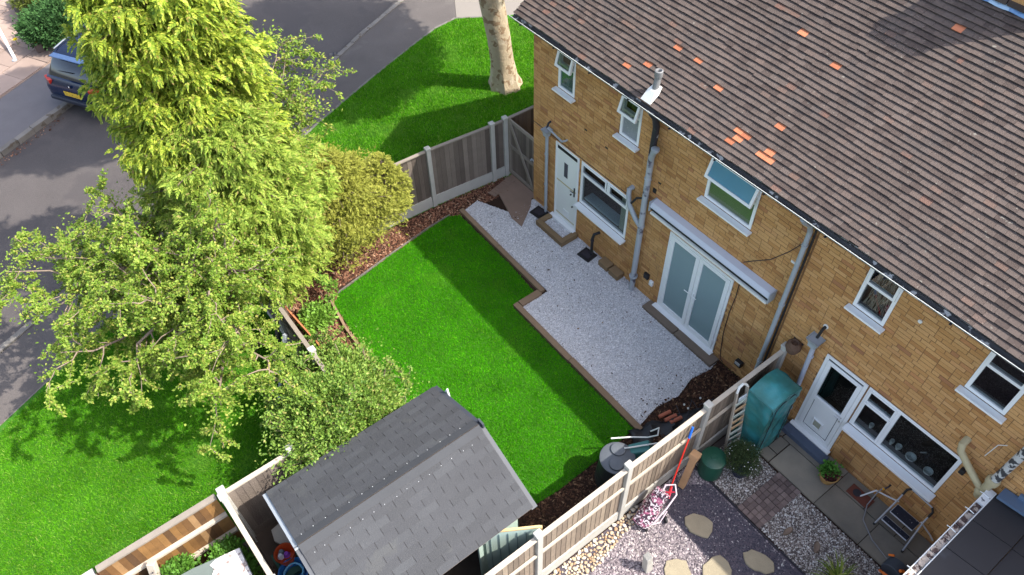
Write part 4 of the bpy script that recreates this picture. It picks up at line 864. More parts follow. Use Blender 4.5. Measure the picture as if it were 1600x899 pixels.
MB().lathe([(.16, 0), (.22, .34), (.235, .34), (.215, .33), (.15, .03)], (-.70, -8.45, .2), 24).build('body', M('blue_plastic', (.02, .14, .42), rough=.35), bt, smooth=True)
MB().tube([(-.70 + .15 * math.cos(a), -8.45 + .15 * math.sin(a), .50 + .02 * math.sin(3 * a)) for a in [i * .5 for i in range(15)]], .018, 8).build('hose', M('pale_blue_hose', (.15, .42, .65), rough=.4), bt, smooth=True)
# neighbour's low shed roof, bottom left
ls = thing('lean_to', 'low grey green roof with torn white felt at the bottom left corner', 'outbuilding', (-1, -10, 0))
MB().prism([(-1.02, -9.20), (-.30, -9.55), (.3, -9.1), (1.6, -10.4), (.2, -11.8), (-1.28, -10.32)], .0, 1.14).build('wall', m_board, ls)
lrf = [(-1.345, -9.597, 1.2), (-1.204, -8.899, 1.2), (-0.706, -8.926, 1.2), (-0.001, -8.915, 1.2), (-1.064, -10.287, 1.2), (-1.376, -9.957, 1.2)]
MB().prism([(p[0], p[1]) for p in lrf], 1.15, 1.2).build('roof', M('grey_green_felt', (.13, .155, .14), var=.4, vs=4, rough=.9), ls)
tf = [(-1.255, -9.265), (-1.243, -9.139), (-1.201, -8.911), (-0.712, -8.934), (-1.029, -9.433), (-1.132, -9.338), (-1.227, -9.368)]
MB().prism(tf, 1.202, 1.215).build('torn_felt', M('torn_white_felt', (.62, .58, .55), var=.8, vs=14, rough=.95, bump=1, bs=30, spots=[(11, .56, (.20, .13, .11), .8)]), ls)

# ===== neighbour's garden floor
struct('yard_ground', MB().prism([(1.55, 0), (9, 0), (9, -9), (1.55, -9)], -.1, .001), m_soil)
struct('bare_ground', MB().prism([(-1.88, -6.45), (1.54, -6.45), (1.54, -13), (-1.88, -13)], -.1, .034), M('bare_earth', (.10, .075, .06), var=.5, vs=5, bump=.6))
struct('gate_path', MB().prism([(-6.35, -.12), (-5.36, -.01), (-5.36, 3), (-6.3, 3)], -.1, .006), m_slab_b)
ng = [(1.66, -.01), (9, -.01), (9, -9), (1.66, -9)]
struct('slate_path', MB().prism([(1.63, -2.0), (9, -2.03), (9, -9), (1.63, -9)], -.1, .006), m_slate)
struct('pebble_bed', MB().prism([(1.63, -.02), (2.0, -.02), (2.0, -.98), (9, -.98), (9, -2.0), (1.63, -1.97)], -.1, .008), m_mixbed)
vis = [(1.63, -2.04), (5.2, -2.07), (5.0, -3.6), (1.66, -6.0)]
cob = [(1.64, -3.30), (1.82, -3.35), (1.86, -3.9), (1.98, -4.4), (2.02, -5.0), (1.9, -5.8), (1.64, -6.1)]
stpoly = []
stones('slate_chippings', vis, 4200, m_slates, .008, .0125, 'loose purple grey slate chippings with white bits covering the neighbouring garden', 'slate chippings', flat=.35, elong=1.5, holes=[cob, [(2.1, -2.06), (5.2, -2.07), (5.2, -3.1), (3.2, -3.05), (2.0, -3.0), (1.7, -2.6)]])
stones('slate_chippings', [(2.1, -2.06), (5.2, -2.07), (5.2, -3.1), (3.2, -3.05), (2.0, -3.0), (1.7, -2.6)], 3600, m_slated, .006, .0095, 'slate path coloured darker for the house shade, with scattered white grit beside the stepping stones', 'slate chippings', flat=.3, elong=1.5, zj=.003, tilt=.15)
mixp = [(1.75, -1.0), (2.05, -.97), (5.2, -.97), (5.2, -2.0), (1.7, -1.97)]; pavp = [(2.70, -.96), (3.16, -.96), (3.13, -2.0), (2.68, -2.02)]
stones('mixed_gravel', mixp, 5000, m_mixg, .01, .0105, 'mixed brown and white gravel between the slabs and the dark path', 'gravel', flat=.6, elong=1.3, holes=[pavp])
ed = thing('garden_edging', 'thin dark edging strip between the dark slate and the mixed gravel', 'garden edging', (3, -2, 0))
for i in range(4): piece('edging_board', m_iron, ed, (1.95 + i * .92 + .3, -2.015 - (.02 if 0 < i < 2 else 0), .018), (.90, .022, .05))
cbs = thing('cobbles', 'band of rounded tan cobbles laid along the foot of the board fence', 'cobbles', (1.8, -4.5, 0))
ctr = []
for tries in range(12000):
    p = np.array([[random.uniform(1.63, 2.03), random.uniform(-6.1, -3.3)]])
    if not inside(p, cob)[0]: continue
    r = random.uniform(.02, .046)
    if all(math.dist(p[0], q[:2]) > (r + q[2]) * .80 for q in ctr): ctr.append((p[0][0], p[0][1], r))
cms = []
for k in range(5):
    b = MB(); pr = [(.25, -.45), (.8, -.25), (1, 0), (.85, .28), (.45, .45)]
    b.lathe([(r, z) for r, z in pr], (0, 0, 0), 9); b.v = [(x * (1 + .2 * math.sin(k * 2 + 3 * y)), y * (.8 + .08 * math.cos(k + 2 * x)), z) for x, y, z in b.v]; cms.append(b.mesh('cobble', m_cobble, True))
for i, (x, y, r) in enumerate(ctr[:300]):
    o = bpy.data.objects.new('cobble', cms[i % 5]); link(o, cbs); o.location = (x, y, .012 + r * .3); o.scale = (r, r, r * .9); o.rotation_euler = (random.uniform(-.2, .2), random.uniform(-.2, .2), random.uniform(0, 6.28))
# stepping stones
SS = [('round sandstone stepping stone highest up the dark slate path', [(2.273, -2.835), (2.309, -2.66), (2.46, -2.558), (2.629, -2.522), (2.73, -2.644), (2.754, -2.791), (2.647, -2.874), (2.503, -2.935), (2.374, -2.923)]),
      ('squarish sandstone stepping stone next to the leaning concrete stump', [(2.61, -3.599), (2.701, -3.43), (2.812, -3.339), (3.014, -3.43), (3.141, -3.531), (2.881, -3.867), (2.68, -3.711)]),
      ('pointed sandstone stepping stone at the bottom edge, on the shade line', [(3.027, -3.196), (3.021, -2.968), (3.074, -2.831), (3.242, -2.819), (3.358, -2.871), (3.478, -3.047), (3.219, -3.382)]),
      ('mottled sandstone stepping stone farthest right on the dark slate', [(3.274, -2.522), (3.327, -2.367), (3.517, -2.26), (3.682, -2.252), (3.797, -2.356), (3.737, -2.499), (3.577, -2.589), (3.42, -2.624)])]
for lab, pl in SS:
    q = []; n = len(pl)
    for i in range(n):
        a, b = pl[i], pl[(i + 1) % n]; c = pl[i - 1]
        for t_ in (0, .5): 
            x, y = a[0] + (b[0] - a[0]) * t_, a[1] + (b[1] - a[1]) * t_; q.append((x + random.uniform(-.008, .008), y + random.uniform(-.008, .008)))
    o = MB().prism(q, .0, .045).build('stepping_stone', m_step, None, bevel=.012); tag(o, lab, 'stepping stone', 'sandstone stepping stones')
# pavers and slabs
pv = thing('block_paving', 'strip of small weathered block pavers crossing the mixed gravel', 'paving', (2.9, -1.5, 0))
for i in range(10):
    for j in range(5): piece('paver', m_paver, pv, (2.735 + j * .097 + random.uniform(-.003, .003), -2.0 + .05 + i * .105 + random.uniform(-.004, .004), .012 + random.uniform(-.003, .003)), (.088, .097, .05), random.uniform(-.04, .04))
sl = thing('patio_paving', 'large stained grey slabs at the foot of the right hand house', 'paving', (3.5, -.5, 0))
def slab(x0, x1, y0, y1): piece('paving_slab', m_slab, sl, ((x0 + x1) / 2, (y0 + y1) / 2, .012 + random.uniform(-.003, .003)), (x1 - x0 - .012, y1 - y0 - .012, .05), random.uniform(-.004, .004))
for a, b in ((2.46, 3.43), (3.43, 4.32), (4.32, 5.12)): slab(a, b, -.94, -.38)
for a, b in ((2.28, 3.43), (3.43, 4.0), (4.0, 4.6), (4.6, 5.2), (5.2, 6.1)): slab(a, b, -.375, -.005)
for a, b, c, d in ((2.02, 2.45, -.94, -.72), (2.02, 2.24, -.71, -.38), (2.245, 2.45, -.71, -.38), (1.66, 2.01, -.94, -.48), (1.66, 2.27, -.37, -.01)): slab(a, b, c, d)
o = MB().box(2.17, 3.07, -.285, -.115, .03, .15).build('doorstep', m_bstep, None, bevel=.012); tag(o, 'dark blue painted step below the half glazed door', 'step')
dc = thing('drain_cover', 'rust red rectangular drain frame with a round grille beside the step ladder', 'drain cover', (3.82, -.24, .03))
m_rust = M('rust_red', (.14, .045, .03), var=.4, vs=8, rough=.8)
MB().obox((3.83, -.235, .05), (.42, .22, .03), 0).build('frame', m_rust, dc, bevel=.01)
MB().lathe([(.07, 0), (.07, .012), (.055, .014)], (3.76, -.235, .062), 18).build('grille', m_iron, dc)

# greenhouse cover
gh = thing('plastic_greenhouse', 'tall creased teal plastic covered grow house between the fence and the house', 'grow house', (1.98, -.72, 0))
gx0, gx1, gy0, gy1, gz = 1.72, 2.22, -1.12, -.42, 1.62
vs_ = []; nx_, ny_, nz_ = 9, 11, 20
def crease(x, y, z, s): return s * .014 * (math.sin(9 * x + 5 * z) + math.sin(13 * y - 7 * z + 2) + .6 * math.sin(31 * z + 4 * x + 9 * y))
body = MB()
def sheetf(f, nu, nv):
    k = len(body.v); body.v += [tuple(f(i / (nu - 1), j / (nv - 1))) for i in range(nu) for j in range(nv)]
    body.f += [(k + i * nv + j, k + (i + 1) * nv + j, k + (i + 1) * nv + j + 1, k + i * nv + j + 1) for i in range(nu - 1) for j in range(nv - 1)]
ztop = lambda v: gz + .10 * math.sin(PI * v) 
sheetf(lambda u, v: (gx0 + (gx1 - gx0) * u, gy0 - .03 * (1 - v) * 0 + crease(gx0 + u, gy0, v * gz, 1) , v * gz), 14, 26)
sheetf(lambda u, v: (gx1 + crease(gx1, gy0 + u, v * gz, 1), gy0 + (gy1 - gy0) * u, v * (gz + .10 * math.sin(PI * u))), 14, 26)
sheetf(lambda u, v: (gx0 + crease(gx0, gy0 + u, v * gz, -1), gy0 + (gy1 - gy0) * u, v * (gz + .10 * math.sin(PI * u))), 14, 26)
sheetf(lambda u, v: (gx0 + (gx1 - gx0) * u, gy1 + crease(u, 1, v * gz, -1), v * gz), 14, 26)
sheetf(lambda u, v: (gx0 + (gx1 - gx0) * u, gy0 + (gy1 - gy0) * v, gz + .10 * math.sin(PI * v) + .5 * crease(u * 2, v, 1, 1) * math.sin(PI * u) * math.sin(PI * v)), 14, 20)
m_tealp = M('teal_plastic_cover', (.03, .16, .14), var=.6, vs=5, rough=.32, spec=.6, bump=.3, bs=12, col2=(.04, .24, .25))
bo = body.build('cover', m_tealp, gh, smooth=True)
MB().tube([(gx1 + .02, gy0 + .10, .03), (gx1 + .02, gy0 + .10, gz - .1), (gx1 + .02, gy0 + .2, gz + .02), (gx1 + .02, gy1 - .2, gz + .02), (gx1 + .02, gy1 - .1, gz - .1), (gx1 + .02, gy1 - .1, .03)], .008, 6).build('zip', m_iron, gh)
MB().tube([(gx1, gy0, .0), (gx1, gy0, gz), (gx1, (gy0 + gy1) / 2, gz + .105), (gx1, gy1, gz)], .012, 6).tube([(gx0, gy0, gz), (gx1, gy0, gz)], .012, 6).build('piping', m_teal, gh)
# ladder like shelf against the fence
ld = thing('shelf_ladder', 'narrow wooden slatted ladder shelf leaning on the fence beside the teal cover', 'ladder', (1.8, -1.2, 0))
A0, A1, B0, B1 = Vector((1.86, -1.42, .02)), Vector((1.66, -1.36, 1.68)), Vector((1.90, -1.14, .02)), Vector((1.68, -1.14, 1.72))
MB().beam(A0, A1, .03, .05).beam(B0, B1, .03, .05).build('side_rail', m_rail_w, ld)
m_slat = M('bleached_slat', (.42, .46, .40), var=.3, vs=9, rough=.8, isl=.2); m_slatw = M('wood_slat', (.48, .32, .18), var=.3, vs=9, rough=.8)
for i in range(9):
    u = .05 + i * .095; p, q = A0.lerp(A1, u), B0.lerp(B1, u)
    MB().beam(p + Vector((.02, 0, 0)), q + Vector((.02, 0, 0)), .02, .11, (.15, 0, 1)).build('slat', m_slatw if i in (4, 5, 7) else m_slat, ld)
MB().beam(A0.lerp(A1, .88) + Vector((.03, .04, 0)), B0.lerp(B1, .88) + Vector((.03, -.04, 0)), .012, .24, (.15, 0, 1)).build('notice', M('pale_notice', (.55, .62, .66), var=.9, vs=22, rough=.6), ld)
mb = MB().tube([A1, A1 + Vector((-.02, .05, .10)), (A1 + B1) / 2 + Vector((-.02, 0, .14)), B1 + Vector((-.02, -.05, .08)), B1], .022, 8); mb.build('top_hoop', m_whitep, ld, smooth=True)
# green water tub
wt = thing('garden_tub', 'dark green lidded round plastic tub at the foot of the fence', 'tub', (1.9, -1.85, 0))
m_tub = M('dark_green_plastic', (.012, .075, .045), var=.25, rough=.4, spec=.5)
MB().lathe([(.20, 0), (.205, .05), (.20, .44), (.19, .46)], (1.93, -1.88, 0), 28).build('body', m_tub, wt, smooth=True)
MB().lathe([(.205, 0), (.215, .01), (.215, .045), (.19, .06), (.06, .07), (.05, .08), (.01, .08)], (1.93, -1.88, .45), 28).build('lid', m_tub, wt, smooth=True)
# leaning wooden newel
nw = thing('timber_post', 'short stout planed timber post with a square cap leaning near the dark green tub', 'post', (1.85, -2.4, 0))
MB().beam((1.84, -2.46, .02), (1.80, -2.28, .80), .11, .11).build('shaft', m_wood, nw, bevel=.008)
MB().beam((1.80, -2.285, .78), (1.795, -2.26, .88), .16, .16).build('cap', m_wood, nw, bevel=.01)
# red pole with blue end
rp_ = thing('mop', 'long red pole with a blue end leaning on the fence', 'mop', (1.8, -2.8, 0))
MB().tube([(1.90, -2.92, .25), (1.66, -2.38, 1.42)], .013, 8).build('pole', M('red_plastic', (.60, .03, .02), rough=.4), rp_)
MB().tube([(1.668, -2.40, 1.38), (1.63, -2.32, 1.58)], .022, 8).build('grip', M('blue_grip', (.02, .13, .55), rough=.4), rp_)
# shopping trolley / pushchair
tl = thing('shopping_trolley', 'pink and white patterned shopping trolley bag tipped back beside the fence post', 'shopping trolley', (1.95, -3.2, 0))
b = MB(); R_ = Matrix.Rotation(.1, 3, 'Z') @ Matrix.Rotation(-.85, 3, 'X')
g = []; n1, n2 = 12, 8
for i in range(n1):
    for j in range(n2):
        a = 2 * PI * j / n2; u = i / (n1 - 1); r = .16 * (1 - .25 * abs(u - .4)) * (1 + .10 * math.sin(5 * a + 7 * u)); sx = 1.0 if abs(math.cos(a)) > .5 else .85
        v = R_ @ Vector((r * math.cos(a) * sx, r * math.sin(a) * .9, u * .68 - .05)); g.append((1.90 + v.x, -3.48 + v.y, .14 + v.z))
b.add(g, [(i * n2 + j, i * n2 + (j + 1) % n2, (i + 1) * n2 + (j + 1) % n2, (i + 1) * n2 + j) for i in range(n1 - 1) for j in range(n2)] + [tuple(range(n2))[::-1], tuple((n1 - 1) * n2 + j for j in range(n2))])
b.build('bag', M('pink_patterned_fabric', (.04, .02, .035), var=.6, vs=15, rough=.6, spots=[(14, .53, (.30, .08, .16), .9), (30, .52, (.62, .55, .60), .95)]), tl, smooth=True)
MB().tube([(1.85, -3.05, .45), (1.82, -2.93, .62), (1.92, -2.82, .66), (2.03, -2.88, .55), (2.06, -3.10, .38), (2.05, -3.35, .12)], .014, 8).tube([(1.98, -3.5, .08), (2.1, -3.25, .1), (2.08, -3.1, .3)], .011, 8).build('frame', M('pale_pink_tube', (.72, .60, .66), rough=.4), tl, smooth=True)
MB().tube([(1.90, -2.86, .60), (1.99, -3.0, .5), (1.93, -3.02, .45)], .012, 6).tube([(1.88, -2.98, .52), (1.99, -2.88, .58)], .012, 6).build('handle', M('red_strap', (.50, .03, .06), rough=.5), tl)
for x, y in ((2.12, -3.12), (2.02, -3.48)): MB().lathe([(.03, -.015), (.06, -.015), (.06, .015), (.03, .015)], (x, y, .062), 16, Matrix.Rotation(1.0, 3, 'Z') @ Matrix.Rotation(PI / 2, 3, 'Y')).build('wheel', m_black, tl)
# concrete stump
cs_ = MB().add([(2.44, -3.97, 0), (2.56, -3.99, 0), (2.585, -3.86, 0), (2.46, -3.84, 0), (2.40, -3.97, .44), (2.52, -3.985, .44), (2.54, -3.90, .52), (2.42, -3.885, .52)], [(0, 3, 2, 1), (4, 5, 6, 7), (0, 1, 5, 4), (1, 2, 6, 5), (2, 3, 7, 6), (3, 0, 4, 7)])
o = cs_.build('concrete_stump', m_conc, None, bevel=.008); tag(o, 'short leaning concrete stump casting a shadow on the slate chippings', 'stump')
# rocks in the gravel
for lab, x, y, a, r in (('flat brown stone lying in the mixed gravel, nearer the dark path', *(3.485, -1.673), .5, .10), ('hollow brown stone lying in the mixed gravel, nearer the spiky plant', *(3.947, -1.517), 1.1, .10)):
    b = MB().lathe([(r * .9, 0), (r, .04), (r * .8, .07), (r * .4, .06)], (0, 0, 0), 10); R2 = Matrix.Rotation(a + 1, 3, 'Z'); b.v = [tuple(R2 @ Vector((v[0] * 1.1, v[1] * .5, v[2])) + Vector((x, y, .01))) for v in b.v]
    o = b.build('rock', M('brown_rock', (.20, .145, .11), var=.4, vs=10), None, smooth=True); tag(o, lab, 'rock')

def leafshrub(name, c, rad, n, mat, parent, L=.04, W=.022, up=.5, shell=.45, lumps=14, seed=1, zsq=1.0, axes=None):
    """lumpy crown of small leaves, several leaves per twig tip"""
    r_ = np.random.default_rng(seed); rad = np.array(rad, float); c = np.array(c, float)
    ld_ = unit(r_.normal(size=(lumps, 3))); ld_[:, 2] = np.abs(ld_[:, 2]) * .9 - .15; lc = ld_ * (.55 + .2 * r_.random((lumps, 1)))
    k = r_.integers(0, lumps, n // 6); d = unit(r_.normal(size=(len(k), 3))); rr = (shell + (1 - shell) * r_.random((len(k), 1)) ** .5) * .45
    P = (lc[k] + d * rr) ; T = c + P * rad; keep = T[:, 2] > .05; T = T[keep]; d = d[keep]; P = P[keep]
    od = unit(P * .7 + d * .6 + np.array([0, 0, up])); m = len(T)
    T = np.repeat(T, 6, 0) + r_.normal(0, L * .6, (m * 6, 3)); od = unit(np.repeat(od, 6, 0) + r_.normal(0, .55, (m * 6, 3)))
    V, F = leaves(T, od, unit(r_.normal(size=od.shape) * .6 + [0, 0, 1]), L * (.6 + .8 * r_.random(len(T))), W * (.7 + .6 * r_.random(len(T))))
    return np_mesh(name, V, F, mat, parent)
# potted bush
pb = thing('potted_shrub', 'small rounded dark leaved shrub with tiny white flowers in a dark pot', 'potted shrub', (2.25, -1.5, 0))
MB().lathe([(.12, 0), (.16, .22), (.175, .24), (.155, .24), (.14, .2)], (2.27, -1.49, .01), 20).build('pot', M('navy_pot', (.02, .025, .06), rough=.5), pb, smooth=True)
leafshrub('foliage', (2.25, -1.50, .50), (.30, .30, .28), 9000, M('dark_shrub_leaf', (.055, .085, .03), var=.5, vs=6, isl=.9, trans=.2, rough=.6), pb, L=.028, W=.011, lumps=22, seed=3)
V, F = leaves(np.array([2.25, -1.5, .52]) + unit(rng.normal(size=(36, 3)) * [1, 1, .6] + [0, 0, .5]) * .27, unit(rng.normal(size=(36, 3))), np.array([[0, 0, 1.]] * 36), .022, .02); np_mesh('flowers', V, F, m_white, pb)
# terracotta bowl
tb_ = thing('plant_pot', 'tan bowl planter with green and dark red plants beside the blue step', 'planter', (3.27, -.36, 0))
MB().lathe([(.11, 0), (.155, .14), (.17, .19), (.15, .19), (.14, .14)], (3.28, -.42, .04), 24).build('bowl', M('tan_clay', (.42, .25, .09), var=.25, rough=.7), tb_, smooth=True)
MB().lathe([(.145, 0), (.10, .01)], (3.28, -.42, .20), 18).build('soil', m_soil, tb_)
leafshrub('foliage', (3.25, -.40, .28), (.12, .12, .10), 360, M('lettuce_leaf', (.10, .26, .04), var=.5, isl=.6, trans=.3), tb_, L=.06, W=.04, lumps=6, seed=8)
leafshrub('dark_foliage', (3.32, -.43, .26), (.08, .08, .07), 180, M('red_leaf', (.08, .02, .02), isl=.6), tb_, L=.05, W=.03, lumps=4, seed=9)
# step ladder, folded out against the wall
sl_ = thing('step_ladder', 'small two step ladder with black treads and grey tube legs against the wall', 'step ladder', (4.45, -.15, 0))
m_tube = M('grey_tube', (.40, .41, .44), rough=.35, spec=.6)
FL, FR, TL_, TR_ = Vector((4.27, -.46, .03)), Vector((4.83, -.50, .03)), Vector((4.29, -.16, .62)), Vector((4.76, -.18, .62))
MB().tube([FL, TL_, TL_ + Vector((0, .10, .22)), TL_ + Vector((.05, .13, .27)), TR_ + Vector((-.05, .13, .27)), TR_ + Vector((0, .10, .22)), TR_, FR], .014, 8).build('frame', m_tube, sl_, smooth=True)
MB().tube([TL_ + Vector((0, .05, .12)), TL_ + Vector((0, .10, .22)), TL_ + Vector((.05, .135, .27))], .019, 8).tube([TR_ + Vector((0, .05, .12)), TR_ + Vector((0, .10, .22)), TR_ + Vector((-.05, .135, .27))], .019, 8).build('grip', m_black, sl_, smooth=True)
m_ptube = M('pale_tube', (.62, .62, .62), rough=.35)
MB().tube([TL_ + Vector((.02, .02, -.08)), (4.12, -.06, .32), (3.95, -.09, .28), (3.83, -.24, .06)], .014, 8).build('rear_leg', m_ptube, sl_, smooth=True)
MB().tube([TR_ + Vector((-.02, .02, -.08)), (4.95, -.06, .28), (5.02, -.05, .2)], .014, 8).build('rear_leg', m_ptube, sl_, smooth=True)
m_tread = M('black_tread', (.02, .022, .035), var=.3, rough=.6, spots=[(30, .66, (.4, .4, .42), .8)])
for (y, z, w_, d_, x) in ((-.24, .46, .40, .20, 4.53), (-.37, .25, .46, .10, 4.54)):
    tr_ = MB().box(x - w_ / 2, x + w_ / 2, y - d_ / 2, y + d_ / 2, z - .015, z + .015).build('step', m_tread, sl_, bevel=.01)
    frame_ = MB().tube([(x - w_ / 2, y - d_ / 2, z), (x + w_ / 2, y - d_ / 2, z), (x + w_ / 2, y + d_ / 2, z), (x - w_ / 2, y + d_ / 2, z), (x - w_ / 2, y - d_ / 2, z)], .012, 6).build('rim', m_tube, tr_)
for p in (FL, FR): MB().tube([p - Vector((0, 0, .03)), p + Vector((0, .01, .04))], .02, 8).build('rubber_foot', m_black, sl_)
# outside tap and hose
hs = thing('garden_hose', 'thin grey hose curving down from an outside tap to the hose reel', 'hose', (4.0, -.05, .4))
MB().tube([(4.02, -.08, .50), (3.99, -.13, .36), (4.0, -.3, .10), (4.12, -.55, .06), (4.42, -.72, .06), (4.78, -.80, .06), (4.93, -.78, .10), (4.95, -.84, .18)], .010, 8).build('tube', M('grey_hose', (.22, .22, .23), rough=.5), hs, smooth=True)
MB().tube([(4.06, 0, .56), (4.06, -.06, .56), (4.04, -.09, .50)], .014, 8).build('tap', m_iron, hs); MB().lathe([(.02, 0), (.02, .04)], (4.025, -.09, .45), 10).build('connector', M('yellow_plastic', (.75, .36, .02), rough=.4), hs)
hr = thing('hose_reel', 'dark grey hose reel with orange parts under the gutter end', 'hose reel', (4.98, -.95, 0))
MB().lathe([(.16, -.10), (.17, -.09), (.17, .09), (.16, .10)], (4.93, -.93, .2), 24, Matrix.Rotation(PI / 2, 3, 'X')).build('drum', M('slate_plastic', (.05, .06, .075), rough=.5), hr, smooth=True)
MB().tube([(4.80, -1.08, .12), (4.85, -1.14, .24), (4.98, -1.14, .28)], .022, 8).tube([(5.0, -1.0, .40), (5.04, -.94, .36)], .025, 8).tube([(4.74, -.86, .30), (4.80, -.84, .36)], .018, 8).build('handle', M('orange_part', (.75, .17, .02), rough=.4), hr, smooth=True)
# spiky yellow green plant
sp_ = thing('strap_leaf_plant', 'clump of arching yellow green strap leaves at the bottom edge', 'plant', (4.45, -1.6, 0))
b = MB()
for i in range(120):
    a = random.uniform(0, 2 * PI); L = random.uniform(.28, .55); w_ = random.uniform(.008, .016); base = Vector((4.50 + random.gauss(0, .05), -1.75 + random.gauss(0, .05), .02)); d = Vector((math.cos(a), math.sin(a), 0)); s_ = Vector((-d.y, d.x, 0)); k = len(b.v)
    for j in range(6):
        u = j / 5; p = base + d * L * .75 * u ** 1.4 + Vector((0, 0, L * (1.5 * u - 1.0 * u * u) * random.uniform(.95, 1.05))); ww = w_ * (1 - u ** 2) + .001; b.v += [tuple(p - s_ * ww), tuple(p + s_ * ww)]
    b.f += [(k + 2 * j, k + 2 * j + 1, k + 2 * j + 3, k + 2 * j + 2) for j in range(5)]
b.build('leaf_clump', M('strap_leaf', None, ramp=[(0, (.10, .16, .02)), (.6, (.24, .32, .05)), (1, (.45, .45, .12))], var=.3, trans=.3, rough=.5), sp_)
# extension roof, bottom right
ex = thing('garden_outbuilding', 'low extension with a dark panelled roof and white gutter at the bottom right corner', 'outbuilding', (6, -2, 0))
MB().box(5.2, 8, -5, -.02, 0, 2.1).build('wall', M('ext_brick', (.36, .23, .12), var=.3, vs=12, bump=.4, bs=20), ex)
m_er = M('dark_roof_panel', (.045, .042, .045), var=.35, vs=2, rough=.6, isl=.15, spots=[(1.2, .60, (.075, .08, .095), .8)])
for i in range(5):
    for j in range(7):
        zz = 2.20 + .10 * i * .62
        piece('roof_panel', m_er, ex, (5.44 + i * .56, -.36 - j * .62 + (0), zz), (.555, .61, .018), Matrix.Rotation(-.16, 3, 'Y'))
g_ = MB().box(5.05, 5.062, -4.6, -.10, 2.13, 2.22).box(5.062, 5.16, -4.6, -.10, 2.13, 2.145).box(5.16, 5.172, -4.6, -.10, 2.146, 2.22).build('gutter', m_white, ex)
MB().box(5.055, 5.165, -.40, -.095, 2.146, 2.215).build('gutter_outlet', M('white_outlet', (.7, .7, .7), spots=[(14, .6, (.08, .08, .1), .9)]), g_)
for y in (-.25, -.62, -1.05, -1.95): MB().tube([(5.14, y, 2.228), (5.05, y, 2.235), (5.01, y + .01, 2.21)], .007, 6).build('hook', m_white, g_)
b = MB()
for j in range(18): b.obox((5.11, -.45 - j * .1, 2.16 + .01 * math.sin(j * 2)), (.08, .09, .025), .2 * math.sin(j * 3))
b.build('leaf_litter', M('pale_debris', (.50, .42, .36), var=.8, vs=14, rough=1, spots=[(9, .5, (.06, .03, .03), .9)]), g_)
o = MB().obox((5.5, -.12, 2.36), (.62, .20, .05), Matrix.Rotation(-.16, 3, 'Y')).obox((5.62, -.03, 2.44), (.5, .04, .10), Matrix.Rotation(-.16, 3, 'Y')).build('flashing', M('blue_flashing', (.10, .15, .23), var=.3, rough=.5), ex)
MB().obox((5.30, -2.20, 2.20), (.30, .4, .03)).build('bare_board', m_rail_w, ex)

# ===== street
stones('leaf_litter', [(-8.75, -11.1), (-9.25, -10.0), (-11.62, -4.56), (-12.75, -2.5), (-13.55, -.72), (-14.2, .6), (-15.0, 2.4), (-14.8, 2.4), (-14.02, .55), (-13.42, -.72), (-12.62, -2.5), (-11.48, -4.56), (-9.12, -10.0), (-8.6, -11.1)], 260, m_mulch, -.09, .014, 'brown leaf litter gathered in the road gutter along the near kerb', 'leaf litter', flat=.25, elong=1.5)
stones('leaf_litter', [(-14.1, -11), (-14.9, -9.4), (-15.35, -8.5), (-15.7, -7.8), (-15.5, -7.7), (-14.7, -9.3), (-13.9, -11)], 160, m_mulch, -.09, .014, 'brown crumbs lying in the gutter beside the far kerb stones', 'leaf litter', flat=.25, elong=1.5)
stones('bark_crumbs', [(.05, -2.1), (.47, -2.1), (.45, -.35), (.2, -.35), (.1, -1.2)], 60, m_mulch_d, .034, .013, 'dark bark crumbs strewn over the right edge of the white gravel', 'bark mulch', flat=.3, elong=1.6, tilt=.3)
stones('bark_crumbs', [(-5.9, -1.45), (-2.9, -1.45), (-2.9, -2.1), (0, -2.1), (0, -.3), (-5, -.5)], 7, m_mulch_d, .034, .012, 'few dark bits lying scattered on the white gravel', 'bark mulch', flat=.3, elong=1.6, tilt=.3)
car = thing('parked_car', 'dark blue hatchback parked half on the pavement, tail towards the camera, behind the golden conifer', 'car', (-16.0, -6.4, -.1))
m_car = M('navy_paint', (.008, .018, .055), var=.05, rough=.15, spec=.7, metal=.3); m_cg = M('car_glass', (.01, .015, .025), rough=.05, spec=.9)
th_ = math.atan2((-14.732, -7.103)[1] - (-15.895, -7.773)[1], (-14.732, -7.103)[0] - (-15.895, -7.773)[0])   # along the rear bumper
bx = Vector((math.cos(th_), math.sin(th_), 0)); fw = Vector((-bx.y, bx.x, 0))
if fw.y < 0: fw = -fw
org = Vector((*(-15.945, -7.792), -.02)) + bx * .85 + fw * .12
def cp(x, y, z): return org + bx * x + fw * y + Vector((0, 0, z))
st_ = [(0, .30, .62, .78), (.02, .28, .80, .84), (.10, .25, .95, .87), (.45, .22, 1.0, .88), (1.2, .2, .98, .88), (2.6, .2, .96, .88), (3.5, .22, .86, .86), (3.95, .28, .70, .78), (4.02, .34, .55, .68)]
b = MB(); n = 10
for (y, zb, zt_, hw) in st_:
    pf = [(-hw * .92, zb), (-hw, zb + .18), (-hw, zt_ - .12), (-hw * .94, zt_ - .02), (-hw * .8, zt_), (hw * .8, zt_), (hw * .94, zt_ - .02), (hw, zt_ - .12), (hw, zb + .18), (hw * .92, zb)]
    b.v += [tuple(cp(x, y, z)) for x, z in pf]
m_ = len(st_)
b.f += [(i * n + j, i * n + (j + 1) % n, (i + 1) * n + (j + 1) % n, (i + 1) * n + j) for i in range(m_ - 1) for j in range(n)] + [tuple(range(n))[::-1], tuple((m_ - 1) * n + j for j in range(n))]
body_ = b.build('body', m_car, car, smooth=True)
b = MB(); cab = [(.14, .94, .78), (.42, 1.42, .62), (.62, 1.49, .60), (1.7, 1.52, .60), (2.2, 1.44, .60), (2.95, .97, .74)]
